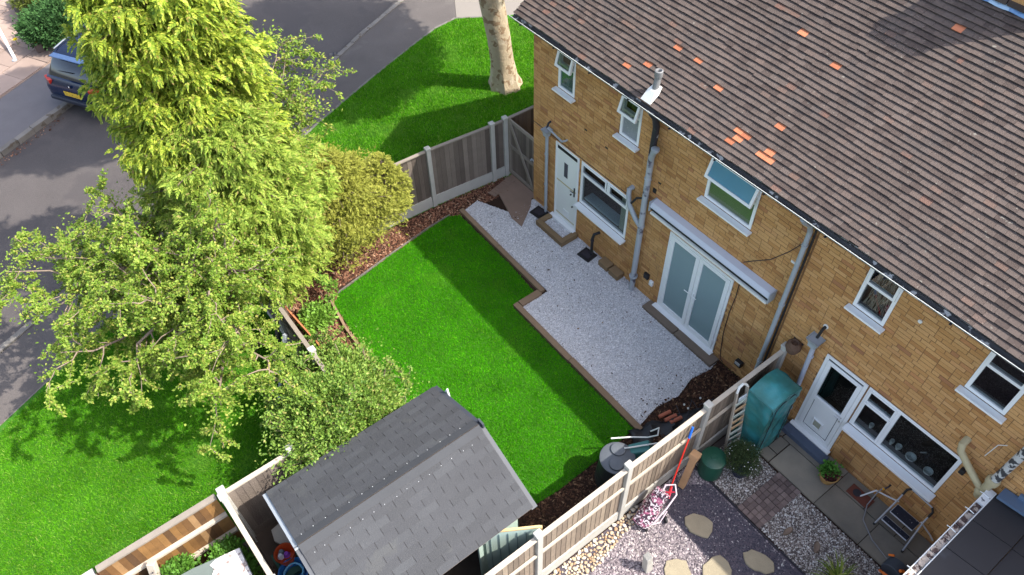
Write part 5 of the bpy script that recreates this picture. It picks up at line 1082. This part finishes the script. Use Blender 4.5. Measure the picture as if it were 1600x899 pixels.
for (y, z, hw) in cab: b.v += [tuple(cp(-.80, y, .90)), tuple(cp(-hw, y, z - .03)), tuple(cp(-hw + .07, y, z)), tuple(cp(hw - .07, y, z)), tuple(cp(hw, y, z - .03)), tuple(cp(.80, y, .90))]
b.f += [(i * 6 + j, i * 6 + (j + 1) % 6, (i + 1) * 6 + (j + 1) % 6, (i + 1) * 6 + j) for i in range(5) for j in range(6)] + [tuple(range(6))[::-1], tuple(30 + j for j in range(6))]
b.build('glasshouse', m_cg, car, smooth=True)
b = MB(); 
for (y, z, hw) in ((.40, 1.445, .58), (.62, 1.505, .58), (1.7, 1.535, .57), (2.15, 1.47, .56)): b.v += [tuple(cp(-hw, y, z)), tuple(cp(hw, y, z)), tuple(cp(hw, y, z + .02)), tuple(cp(-hw, y, z + .02))]
b.f += [(i * 4 + j, i * 4 + (j + 1) % 4, (i + 1) * 4 + (j + 1) % 4, (i + 1) * 4 + j) for i in range(3) for j in range(4)] + [(3, 2, 1, 0), (12, 13, 14, 15)]
b.build('roof', m_car, car, smooth=True)
for s in (-1, 1): MB().tube([cp(s * .55, .5, 1.55), cp(s * .56, .9, 1.575), cp(s * .55, 1.7, 1.57), cp(s * .54, 2.1, 1.51)], .018, 8).build('roof_rail', m_fol_or, car, smooth=True)
MB().beam(cp(-.55, .36, 1.47), cp(.55, .36, 1.47), .16, .03).build('spoiler', M('blue_spoiler', (.12, .20, .36), rough=.3), car, bevel=.008)
MB().beam(cp(-.62, .25, 1.08), cp(.1, .22, 1.14), .02, .015).build('rear_wiper', m_black, car)
for s in (-1, 1):
    MB().beam(cp(s * .62, .03, .84), cp(s * .86, .14, .88), .10, .13).build('tail_light', M('red_lens', (.45, .03, .015), rough=.2, spec=.7) if s < 0 else bpy.data.materials['red_lens'], car, bevel=.02)
    for y in (.75, 3.2):
        w__ = MB().lathe([(.2, -.10), (.31, -.10), (.32, -.06), (.32, .06), (.31, .10), (.2, .10)], cp(s * .80, y, .31), 22, Matrix((fw, Vector((0, 0, 1)), bx)).transposed()).build('wheel', m_black, car, smooth=True)
        MB().lathe([(.02, 0), (.19, .01)], cp(s * (.905), y, .31), 14, Matrix((fw * s, Vector((0, 0, 1)), bx * s)).transposed()).build('rim', m_fol_or, w__)
MB().beam(cp(-.26, -.018, .62), cp(.26, -.018, .62), .02, .12).build('number_plate', M('yellow_plate', (.62, .40, .04), rough=.5, spots=[(30, .6, (.05, .04, .02), .9)]), car)
MB().beam(cp(-.78, -.02, .42), cp(.78, -.02, .42), .14, .12).build('rear_bumper', M('bumper_grey', (.02, .025, .04), rough=.4), car, bevel=.03)
MB().lathe([(.04, 0), (.04, .012)], cp(0, .005, .84), 12, Matrix.Rotation(PI / 2, 3, 'X')).build('badge', m_fol_or, car)
po_ = thing('roadside_pole', 'thin white pole lying in the sun at the upper left corner of the slabbed forecourt', 'pole', (-18, -8, 0))
MB().tube([(*(-19.049, -7.981), .02), (*(-22.149, -7.875), .9)], .045, 10).build('shaft', m_white, po_, smooth=True)
MB().lathe([(.07, 0), (.07, .05), (.045, .06)], (*(-18.949, -8.008), .0), 12).build('base', m_pipe, po_)
fw_ = thing('garden_wall', 'low dark brick edging wall between the forecourt and the roadside shrubs', 'wall', (-20, -6, 0))
A_, B_ = Vector((*(-18.853, -7.288), 0)), Vector((*(-22.316, -7.149), 0)); n = 12
for i in range(n):
    c = A_.lerp(B_, (i + .5) / n); piece('coping_brick', M('wall_dark', (.12, .09, .08), var=.4) if i == 0 else bpy.data.materials['wall_dark'], fw_, (c.x, c.y, .14), ((B_ - A_).length / n - .02, .2, .28), math.atan2((B_ - A_).y, (B_ - A_).x))

# ===== trees
def branch_mesh(name, segs, mat, parent):
    b = MB()
    for pts, rs in segs: b.tube(pts, rs, 8 if rs[0] > .04 else 5, cap=False)
    return b.build(name, mat, parent, smooth=True)
def conifer(t, base, H, prof, nb, ns, mat, bark, seed, spray=.22, leafw=.5, droop=.7, spread=.30, zlo=.06, k_leaf=9, lean=(0, 0), asym=None, rj=.10, dj=.42):
    """boughs on a rounded envelope; each carries drooping flat sprays of scale leaflets"""
    r_ = np.random.default_rng(seed); base = np.array(base, float)
    u = zlo + (1 - zlo) * (np.arange(nb) + .5) / nb; u = u ** .9; th = (np.arange(nb) * 2.39996 + r_.normal(0, .25, nb))
    R = np.interp(u, [p[0] for p in prof], [p[1] for p in prof]) * (1 + r_.normal(0, rj, nb))
    if asym is not None: R = R * (1 + asym[0] * np.cos(th - asym[1]))
    out = np.c_[np.cos(th), np.sin(th), np.zeros(nb)]
    org = base + np.c_[lean[0] * u, lean[1] * u, u * H]
    tip = org + out * R[:, None] + np.c_[np.zeros((nb, 2)), .12 * R + .10 * (u > .85)]
    k = np.repeat(np.arange(nb), ns); s = .35 + .70 * r_.random(len(k)) ** .7
    P = org[k] + (tip - org)[k] * s[:, None]; side = np.cross(out, [0, 0, 1.])[k]
    wv = spread * (1.15 - .55 * s) * np.clip(R[k], .25, 1.2)
    lat = r_.normal(0, 1, len(k)) * wv * .6
    P = P + side * lat[:, None] + np.c_[np.zeros((len(k), 2)), (r_.random(len(k)) - .55) * wv * .9 - .25 * np.abs(lat)]
    D = unit(out[k] * (.9) + side * (lat / (wv + .01))[:, None] * .6 + r_.normal(0, dj, (len(k), 3)) + np.array([0, 0, -.05]))
    Ns = unit(np.cross(D, np.cross([0, 0, 1.], D) + 1e-6) * 1.0 + r_.normal(0, .35, D.shape)); Ns *= np.sign(Ns[:, 2:3] + 1e-9)
    Sd = unit(np.cross(D, Ns)); sl = spray * (.6 + .7 * r_.random(len(k)))
    Cs, Ds, Nn, Ls, Ws = [], [], [], [], []
    for i in range(k_leaf):
        t0 = i / (k_leaf - 1); sg = 1 if i % 2 else -1
        c = P + D * (sl * t0)[:, None] - np.c_[np.zeros((len(k), 2)), droop * sl * t0 ** 2]
        d = unit(D * (.75 + .5 * t0) + Sd * sg * (.85 * (1 - t0) + .05) - np.c_[np.zeros((len(k), 2)), np.full(len(k), droop * 1.4 * t0)])
        Cs.append(c); Ds.append(d); Nn.append(Ns); Ls.append(sl * (.55 - .18 * t0)); Ws.append(sl * (.55 - .18 * t0) * leafw)
    V, F = leaves(np.concatenate(Cs), np.concatenate(Ds), np.concatenate(Nn), np.concatenate(Ls), np.concatenate(Ws), .2)
    np_mesh('crown', V, F, mat, t)
    segs = [([tuple(base), tuple(base + [lean[0] * .5, lean[1] * .5, H * .5]), tuple(base + [lean[0] * .97, lean[1] * .97, H * .97])], [.035 * H ** .8, .02 * H ** .8, .01])]
    for i in range(0, nb, 2): segs.append(([tuple(org[i] - [0, 0, .15 * R[i]]), tuple(org[i] + (tip - org)[i] * .5 + [0, 0, -.02]), tuple(tip[i] - [0, 0, .03])], [.028, .016, .006]))
    branch_mesh('trunk', segs, bark, t)
m_bark = M('grey_bark', (.17, .125, .095), var=.6, vs=9, rough=.95, bump=1, bs=25)
m_twig = M('pale_twig', (.24, .18, .14), var=.4, vs=9, rough=.9)
m_gold_ = M('golden_conifer_leaf', None, ramp=[(0, (.08, .15, .018)), (.22, (.19, .28, .025)), (.6, (.30, .38, .035)), (.95, (.45, .49, .07)), (1, (.30, .20, .07))], var=1.0, vs=2.2, rough=.6, trans=.32, spec=.25)
t = thing('golden_conifer', 'tall bright yellow green conifer with drooping feathery sprays at the top left', 'conifer tree', (-7.5, -6.0, 0))
conifer(t, (-6.68, -6.10, 0), 7.7, [(0, .8), (.3, .95), (.5, 1.12), (.7, 1.10), (.88, .9), (1, .3)], 360, 105, m_gold_, m_bark, 5, spray=.125, leafw=.55, droop=.55, spread=.27, k_leaf=10, zlo=.31, rj=.15, dj=.6)
m_gre = M('lime_conifer_leaf', None, ramp=[(0, (.13, .22, .025)), (.5, (.25, .35, .045)), (.93, (.37, .44, .075)), (1, (.40, .30, .12))], var=.5, vs=1.6, rough=.6, trans=.32, spec=.25)
t = thing('feathery_conifer', 'fine textured lime green conifer growing between the golden conifer and the rounded shrub', 'conifer tree', (-6.1, -5.5, 0))
conifer(t, (-5.92, -6.10, 0), 5.2, [(0, .40), (.2, .70), (.45, 1.15), (.7, 1.15), (.88, .8), (1, .2)], 290, 95, m_gre, m_bark, 6, spray=.13, leafw=.42, droop=.35, spread=.34, rj=.20, dj=.7, zlo=.2)
m_oli = M('olive_gold_leaf', None, ramp=[(0, (.12, .14, .02)), (.5, (.26, .28, .04)), (1, (.43, .42, .085))], var=.5, vs=2.5, rough=.6, trans=.25, spec=.2)
t = thing('rounded_conifer', 'rounded olive gold conifer shrub overhanging the bark bed by the left fence', 'shrub', (-5.9, -3.9, 0))
conifer(t, (-6.42, -4.25, 0), 2.7, [(0, .45), (.3, .92), (.6, 1.05), (.85, .62), (1, .14)], 260, 120, m_oli, m_bark, 8, dj=.8, rj=.20, spray=.06, leafw=.42, droop=.0, spread=.45, zlo=.27)
conifer(t, (-6.25, -3.2, .75), 1.5, [(0, .3), (.5, .5), (1, .1)], 60, 110, m_oli, m_bark, 9, spray=.06, leafw=.42, droop=.0, spread=.45)
# deciduous tree reaching over the lower lawn
def growtree(t, base, limbs, mat, bark, seed, leafL=.066, leafW=.042, twigs=12, tw_len=.62, per=19, drop=.25, sub=3, nl=4):
    r_ = random.Random(seed); segs = []; LP = []; LD = []
    def path(a, b, n, wob, sagz=0):
        a, b = Vector(a), Vector(b); pts = [a]
        for i in range(1, n + 1):
            u = i / n; p = a.lerp(b, u) + Vector((r_.gauss(0, wob), r_.gauss(0, wob), r_.gauss(0, wob) + sagz * 4 * u * (1 - u))); pts.append(p)
        return pts
    for (fork, tip, rad) in limbs:
        main = path(fork, tip, 7, .06, .12); n = len(main)
        segs.append(([tuple(p) for p in main], [rad * (1 - .85 * i / (n - 1)) for i in range(n)]))
        for i in range(2, n):
            for q in range(sub if i < n - 1 or rad > .045 else 2):
                p0 = main[i - 1].lerp(main[i], r_.random()); d = (main[i] - main[i - 1]).normalized(); sd = Vector((r_.gauss(0, 1), r_.gauss(0, 1), r_.gauss(0, .6))); sd = (sd - d * sd.dot(d)).normalized()
                p1 = p0 + (d * .55 + sd * .9).normalized() * r_.uniform(.45, 1.0) * tw_len * 1.4 - Vector((0, 0, drop * .4))
                br_ = path(p0, p1, 4, .03, .04); segs.append(([tuple(p) for p in br_], [rad * .28, rad * .22, rad * .16, rad * .1, .004]))
                for j in range(twigs // sub + 1):
                    k = r_.randrange(1, len(br_)); p2 = br_[k]; d2 = (Vector((r_.gauss(0, 1), r_.gauss(0, 1), r_.gauss(0, .5))) + (br_[k] - br_[k - 1]).normalized() * 1.2).normalized()
                    p3 = p2 + d2 * tw_len * r_.uniform(.4, .8) - Vector((0, 0, drop * r_.random() * tw_len)); tw = path(p2, p3, 3, .015); segs.append(([tuple(p) for p in tw], [.007, .006, .004, .003]))
                    for m in range(per):
                        u = r_.random() * 2.999; a_ = tw[int(u)].lerp(tw[int(u) + 1], u % 1)
                        for z_ in range(nl): LP.append(a_ + Vector((r_.gauss(0, .02), r_.gauss(0, .02), r_.gauss(0, .02)))); LD.append((d2 * .4 + Vector((r_.gauss(0, 1), r_.gauss(0, 1), r_.gauss(0, .6))).normalized()))
    for (fork, tip, rad) in limbs:
        tp = Vector(tip)
        for m in range(170):
            LP.append(tp + Vector((r_.gauss(0, .17), r_.gauss(0, .17), r_.gauss(-.03, .10)))); LD.append(Vector((r_.gauss(0, 1), r_.gauss(0, 1), r_.gauss(0, .6))).normalized())
    branch_mesh('trunk', segs, bark, t)
    LP = np.array([tuple(p) for p in LP]); LD = np.array([tuple(p) for p in LD]); rr = np.random.default_rng(seed)
    V, F = leaves(LP, LD, unit(rr.normal(0, .45, LP.shape) + [0, 0, 1]), leafL * (.6 + .7 * rr.random(len(LP))), leafW * (.6 + .7 * rr.random(len(LP))))
    np_mesh('crown', V, F, mat, t)
m_dec = M('fresh_green_leaf', None, ramp=[(0, (.10, .20, .02)), (.45, (.20, .31, .035)), (.85, (.32, .41, .07)), (1, (.42, .38, .09))], var=.45, vs=1.4, rough=.55, trans=.35, spec=.25)
t = thing('broadleaf_tree', 'spreading light green broadleaf tree reaching over the path and lower lawn', 'tree', (-5.5, -7.0, 0))
TB = Vector((-5.5, -7.0, 0)); FK = Vector((-5.45, -7.2, 1.5)); FK2 = Vector((-5.4, -7.4, 2.3))
segs0 = [([tuple(TB), tuple(FK), tuple(FK2)], [.13, .10, .07])]
branch_mesh('lower_trunk', segs0, m_bark, t)
tips = [(-7.046, -9.846, 2.9), (-6.253, -9.799, 2.7), (-6.94, -8.628, 3.2), (-5.072, -9.735, 2.6), (-4.237, -9.137, 2.4), (-3.731, -8.353, 2.8), (-2.692, -8.105, 2.4), (-2.691, -7.361, 2.4), (-5.225, -8.783, 3.4), (-4.088, -8.214, 3.6), (-3.668, -7.486, 3.6), (-4.035, -6.643, 3.4), (-4.282, -7.392, 4), (-5.308, -7.891, 3.9), (-3.139, -7.368, 3.1), (-6.699, -7.994, 3.6), (-4.389, -6.766, 4.2), (-7.077, -9.481, 3.1)]
limbs = [((FK if i % 3 == 0 else FK2), tp_, .05) for i, tp_ in enumerate(tips)]
growtree(t, TB, limbs, m_dec, m_twig, 11, leafL=.054, leafW=.036, twigs=8, sub=2, per=22, nl=5, tw_len=.62)
t = thing('broadleaf_tree', 'slender broadleaf tree poking out behind the golden conifer towards the kerb', 'tree', (-8.3, -5.2, 0))
segs0 = [([(-8.3, -5.2, 0), (-8.25, -5.1, 1.3), (-8.3, -4.9, 2.4)], [.07, .06, .04])]
branch_mesh('lower_trunk', segs0, m_bark, t)
growtree(t, None, [((-8.28, -5.0, 1.9), q_, .03) for q_ in ((-8.466, -3.041, 3.2), (-8.013, -3.647, 2.8), (-8.948, -3.468, 3.6), (-9.033, -3.772, 3.9), (-8.305, -3.686, 3.2), (-7.952, -4.401, 2.8), (-7.884, -4.133, 2.3))], m_dec, m_twig, 31, twigs=5, sub=2, per=12, nl=3, tw_len=.45)
# street tree whose trunk enters at the top, crown above the picture
def bigtree(t, base, pts, rads, cc, cr, seed, nleaf=42000):
    b = MB(); b.tube(pts, rads, 20, cap=False)
    # root flare and fluting
    b.v = [tuple(Vector(v) + (Vector((v[0] - base[0], v[1] - base[1], 0)) * (.10 * math.sin(7 * math.atan2(v[1] - base[1], v[0] - base[0])) * max(0, 1 - v[2] / 1.4)) if v[2] < 1.4 else Vector((0, 0, 0)))) for v in b.v]
    b.build('trunk', M('mottled_bark', (.40, .32, .22), var=.7, vs=5, rough=.95, bump=1, bs=18, spots=[(5, .54, (.20, .125, .07), .85), (3, .60, (.52, .45, .34), .6)]), t, smooth=True)
    r_ = np.random.default_rng(seed); lumps = 26; d = unit(r_.normal(size=(lumps, 3))); lc = np.array(cc) + d * np.array(cr) * .62; segs = []
    top = pts[-1]
    for l in lc: segs.append(([tuple(top), tuple((np.array(top) + l) / 2 + r_.normal(0, .15, 3)), tuple(l)], [.10, .06, .02]))
    branch_mesh('limbs', segs, bpy.data.materials['grey_bark'], t)
    k = r_.integers(0, lumps, nleaf); P = lc[k] + unit(r_.normal(size=(nleaf, 3))) * (r_.random((nleaf, 1)) ** .5) * .34 * np.array(cr)
    V, F = leaves(P, r_.normal(size=P.shape), unit(r_.normal(0, .7, P.shape) + [0, 0, 1]), .16, .11); np_mesh('crown', V, F, m_dec, t)
t = thing('street_tree', 'thick pale flaking trunk on the verge behind the house gable', 'tree', (-9.3, 2.15, 0))
bigtree(t, (-9.3, 2.15, 0), [(-9.30, 2.15, -.02), (-9.30, 2.12, .25), (-9.30, 2.08, .7), (-9.31, 2.0, 1.5), (-9.36, 1.85, 2.6), (-9.5, 1.6, 4.2)], [.46, .36, .31, .30, .31, .26], (-9.1, 2.9, 8.0), (4.0, 3.7, 2.3), 21, 80000)
t = thing('street_tree', 'roadside tree standing hidden behind the golden conifer, shading the road', 'tree', (-11.6, -3.6, 0))
bigtree(t, (-10.3, -5.3, 0), [(-10.3, -5.3, -.02), (-10.3, -5.3, .7), (-10.32, -5.2, 2.4), (-10.3, -4.8, 4.4)], [.22, .17, .15, .12], (-10.1, -3.3, 8.3), (3.0, 2.5, 2.0), 22, 60000)
# shrubs
m_shr = M('mid_green_leaf', None, ramp=[(0, (.07, .155, .02)), (.5, (.17, .285, .04)), (.9, (.28, .40, .075)), (1, (.38, .34, .11))], var=.5, vs=2.2, rough=.5, trans=.3, spec=.3)
t = thing('leafy_shrub', 'dense mid green leafy shrub spilling over the fence beside the shed', 'shrub', (-2.6, -6.2, 0))
leafshrub('foliage', (-2.65, -6.30, .85), (1.15, .85, .85), 30000, m_shr, t, L=.06, W=.033, lumps=60, seed=12)
leafshrub('foliage', (-2.05, -6.8, 1.45), (.95, .95, .85), 24000, m_shr, t, L=.06, W=.033, lumps=40, seed=13)
growtree(t, None, [((-2.5, -6.4, .5), q_, .022) for q_ in ((-3.789, -7.074, 1), (-4.031, -6.826, 1.1), (-3.89, -6.489, 1.2), (-3.836, -5.913, 1), (-3.431, -5.607, 1), (-2.788, -5.472, 0.9), (-2.17, -5.496, 0.8), (-2.923, -7.325, 1.3), (-2.229, -7.68, 1.6), (-1.573, -7.73, 1.7), (-1.326, -7.321, 1.9), (-2.825, -6.798, 1.7), (-2.43, -6.295, 1.7), (-1.639, -6.173, 1.6), (-1.729, -6.856, 2))], m_shr, m_twig, 41, leafL=.055, leafW=.034, twigs=6, sub=2, per=12, nl=4, tw_len=.3, drop=.1)
sg_ = [([( -2.6, -6.15, 0), (-2.6 + .5 * math.cos(a), -6.15 + .4 * math.sin(a), .7), (-2.6 + .9 * math.cos(a), -6.2 + .65 * math.sin(a), 1.45)], [.03, .02, .008]) for a in [i * .7 for i in range(9)]]
sg_ += [([(-1.80, -8.0, .4), (-1.86, -7.75, .9), (-1.9, -7.5, 1.3)], [.012, .01, .005]), ([(-1.82, -7.9, .3), (-1.84, -7.85, .8), (-1.88, -7.7, 1.2)], [.012, .01, .005])]
branch_mesh('stems', sg_, m_twig, t)
t = thing('bed_plant', 'bright green low plant growing in the bark bed between fence and lawn edge', 'plant', (-4.6, -5.75, 0))
leafshrub('foliage', (-5.072, -5.748, 0.3), (.36, .34, .30), 1500, M('bright_leaf', (.19, .36, .05), var=.5, vs=5, isl=.6, trans=.35, rough=.5), t, L=.085, W=.05, lumps=12, seed=14)
branch_mesh('stems', [([(-4.75, -5.85, 0), (-4.7 + .2 * math.cos(a), -5.8 + .2 * math.sin(a), .35)], [.008, .004]) for a in range(6)], m_twig, t)
t = thing('bed_plant', 'spindly young plant with pale new leaves below the rounded conifer', 'plant', (-5.6, -5.1, 0))
leafshrub('foliage', (-5.549, -5.224, 0.5), (.30, .22, .35), 420, bpy.data.materials['bright_leaf'], t, L=.06, W=.035, lumps=9, seed=15)
branch_mesh('stems', [([(-5.5, -5.3, 0), (-5.549, -5.224, 0.5)], [.012, .006]), ([(-5.5, -5.3, 0), (-5.612, -5.361, 0.4)], [.01, .005])], m_twig, t)
t = thing('leafy_shrub', 'bright green climbing shrub in the shadow between the stained fence and low roof', 'shrub', (-1.4, -9.5, 0))
leafshrub('foliage', (-1.25, -9.25, .55), (.55, .45, .5), 9000, M('climber_leaf', (.10, .24, .03), var=.5, vs=3, isl=.7, trans=.3, rough=.5), t, L=.055, W=.04, lumps=22, seed=16)
leafshrub('foliage', (-1.62, -9.95, .8), (.22, .35, .35), 2600, bpy.data.materials['climber_leaf'], t, L=.06, W=.045, lumps=10, seed=17)
branch_mesh('stems', [([(-1.4, -9.4, 0), (-1.3, -9.3, .7)], [.02, .008])], m_twig, t)
t = thing('roadside_shrub', 'dark green roadside shrubs behind the parked car', 'shrub', (-19.5, -5.5, 0))
leafshrub('foliage', (-19.205, -6.373, 0.5), (.95, 1.15, .75), 16000, M('dark_hedge_leaf', (.045, .115, .03), var=.5, vs=2, isl=.7, trans=.2), t, L=.10, W=.05, lumps=30, seed=18)
leafshrub('foliage', (-20.925, -6.185, 0.6), (1.1, 1.0, .8), 12000, M('olive_hedge_leaf', (.12, .15, .025), var=.5, vs=2, isl=.7, trans=.2), t, L=.10, W=.04, lumps=20, seed=19)
branch_mesh('stems', [([(-19.4, -6.0, 0), (-19.6, -6.0, .8)], [.03, .01])], m_twig, t)
m_daf = M('daffodil_yellow', (.80, .62, .02), isl=.2, trans=.3)
spots_ = [(-20.527, -7.215, 0.35), (-20.563, -7.095, 0.35), (-20.367, -7.021, 0.35), (-20.211, -7.319, 0.35), (-19.732, -7.161, 0.35), (-19.814, -7.048, 0.35), (-19.658, -6.965, 0.35), (-19.556, -7.156, 0.35), (-19.602, -7.401, 0.3), (-19.715, -7.706, 0.2), (-19.426, -7.342, 0.3), (-19.238, -7.216, 0.3), (-19.029, -7.299, 0.25), (-19.942, -6.774, 0.35), (-19.629, -6.96, 0.3)]
t = thing('daffodils', 'loose row of yellow daffodils in front of the dark roadside shrubs', 'flowers', (-18.9, -6.9, 0))
for p in spots_:
    b = MB()
    for q in range(6):
        a = q * PI / 3 + .3; d = Vector((math.cos(a), math.sin(a), .15)); s_ = Vector((-d.y, d.x, 0)); c = Vector(p); b.add([c, c + d * .05 + s_ * .025, c + d * .10, c + d * .05 - s_ * .025], [(0, 1, 2, 3)])
    b.lathe([(.018, 0), (.028, .05)], p, 8); fo = b.build('flower', m_daf, t)
    MB().tube([(p[0], p[1], 0), p], .008, 5).build('stem', m_shr, fo)
# outer lawn blades, only where the verge is in view
blades('grass', [(-6.55, -11.7), (-7.55, -9.75), (-8.6, -7.6), (-7.0, -6.45), (-1.96, -6.45), (-1.96, -10.6), (-1.8, -12.6), (-5.2, -13)], 6500, m_grass2, -.012, .042, 'longer sunlit grass of the lower verge lawn outside the brown fence')
blades('grass', [(-9.2, -6.2), (-11.02, -2.52), (-11.3, -1.8), (-11.9, -.27), (-12.4, 1.09), (-12.74, 2.2), (-12.8, 3.0), (-12.36, 3.64), (-11.6, 4.4), (-8, 4.4), (-6.2, .8), (-6.55, -2.0), (-6.85, -6.2)], 3600, m_grass2, -.012, .05, 'bright grass verge between the curved path and the left garden fence', w=.009)
gc = lambda lo, hi: None
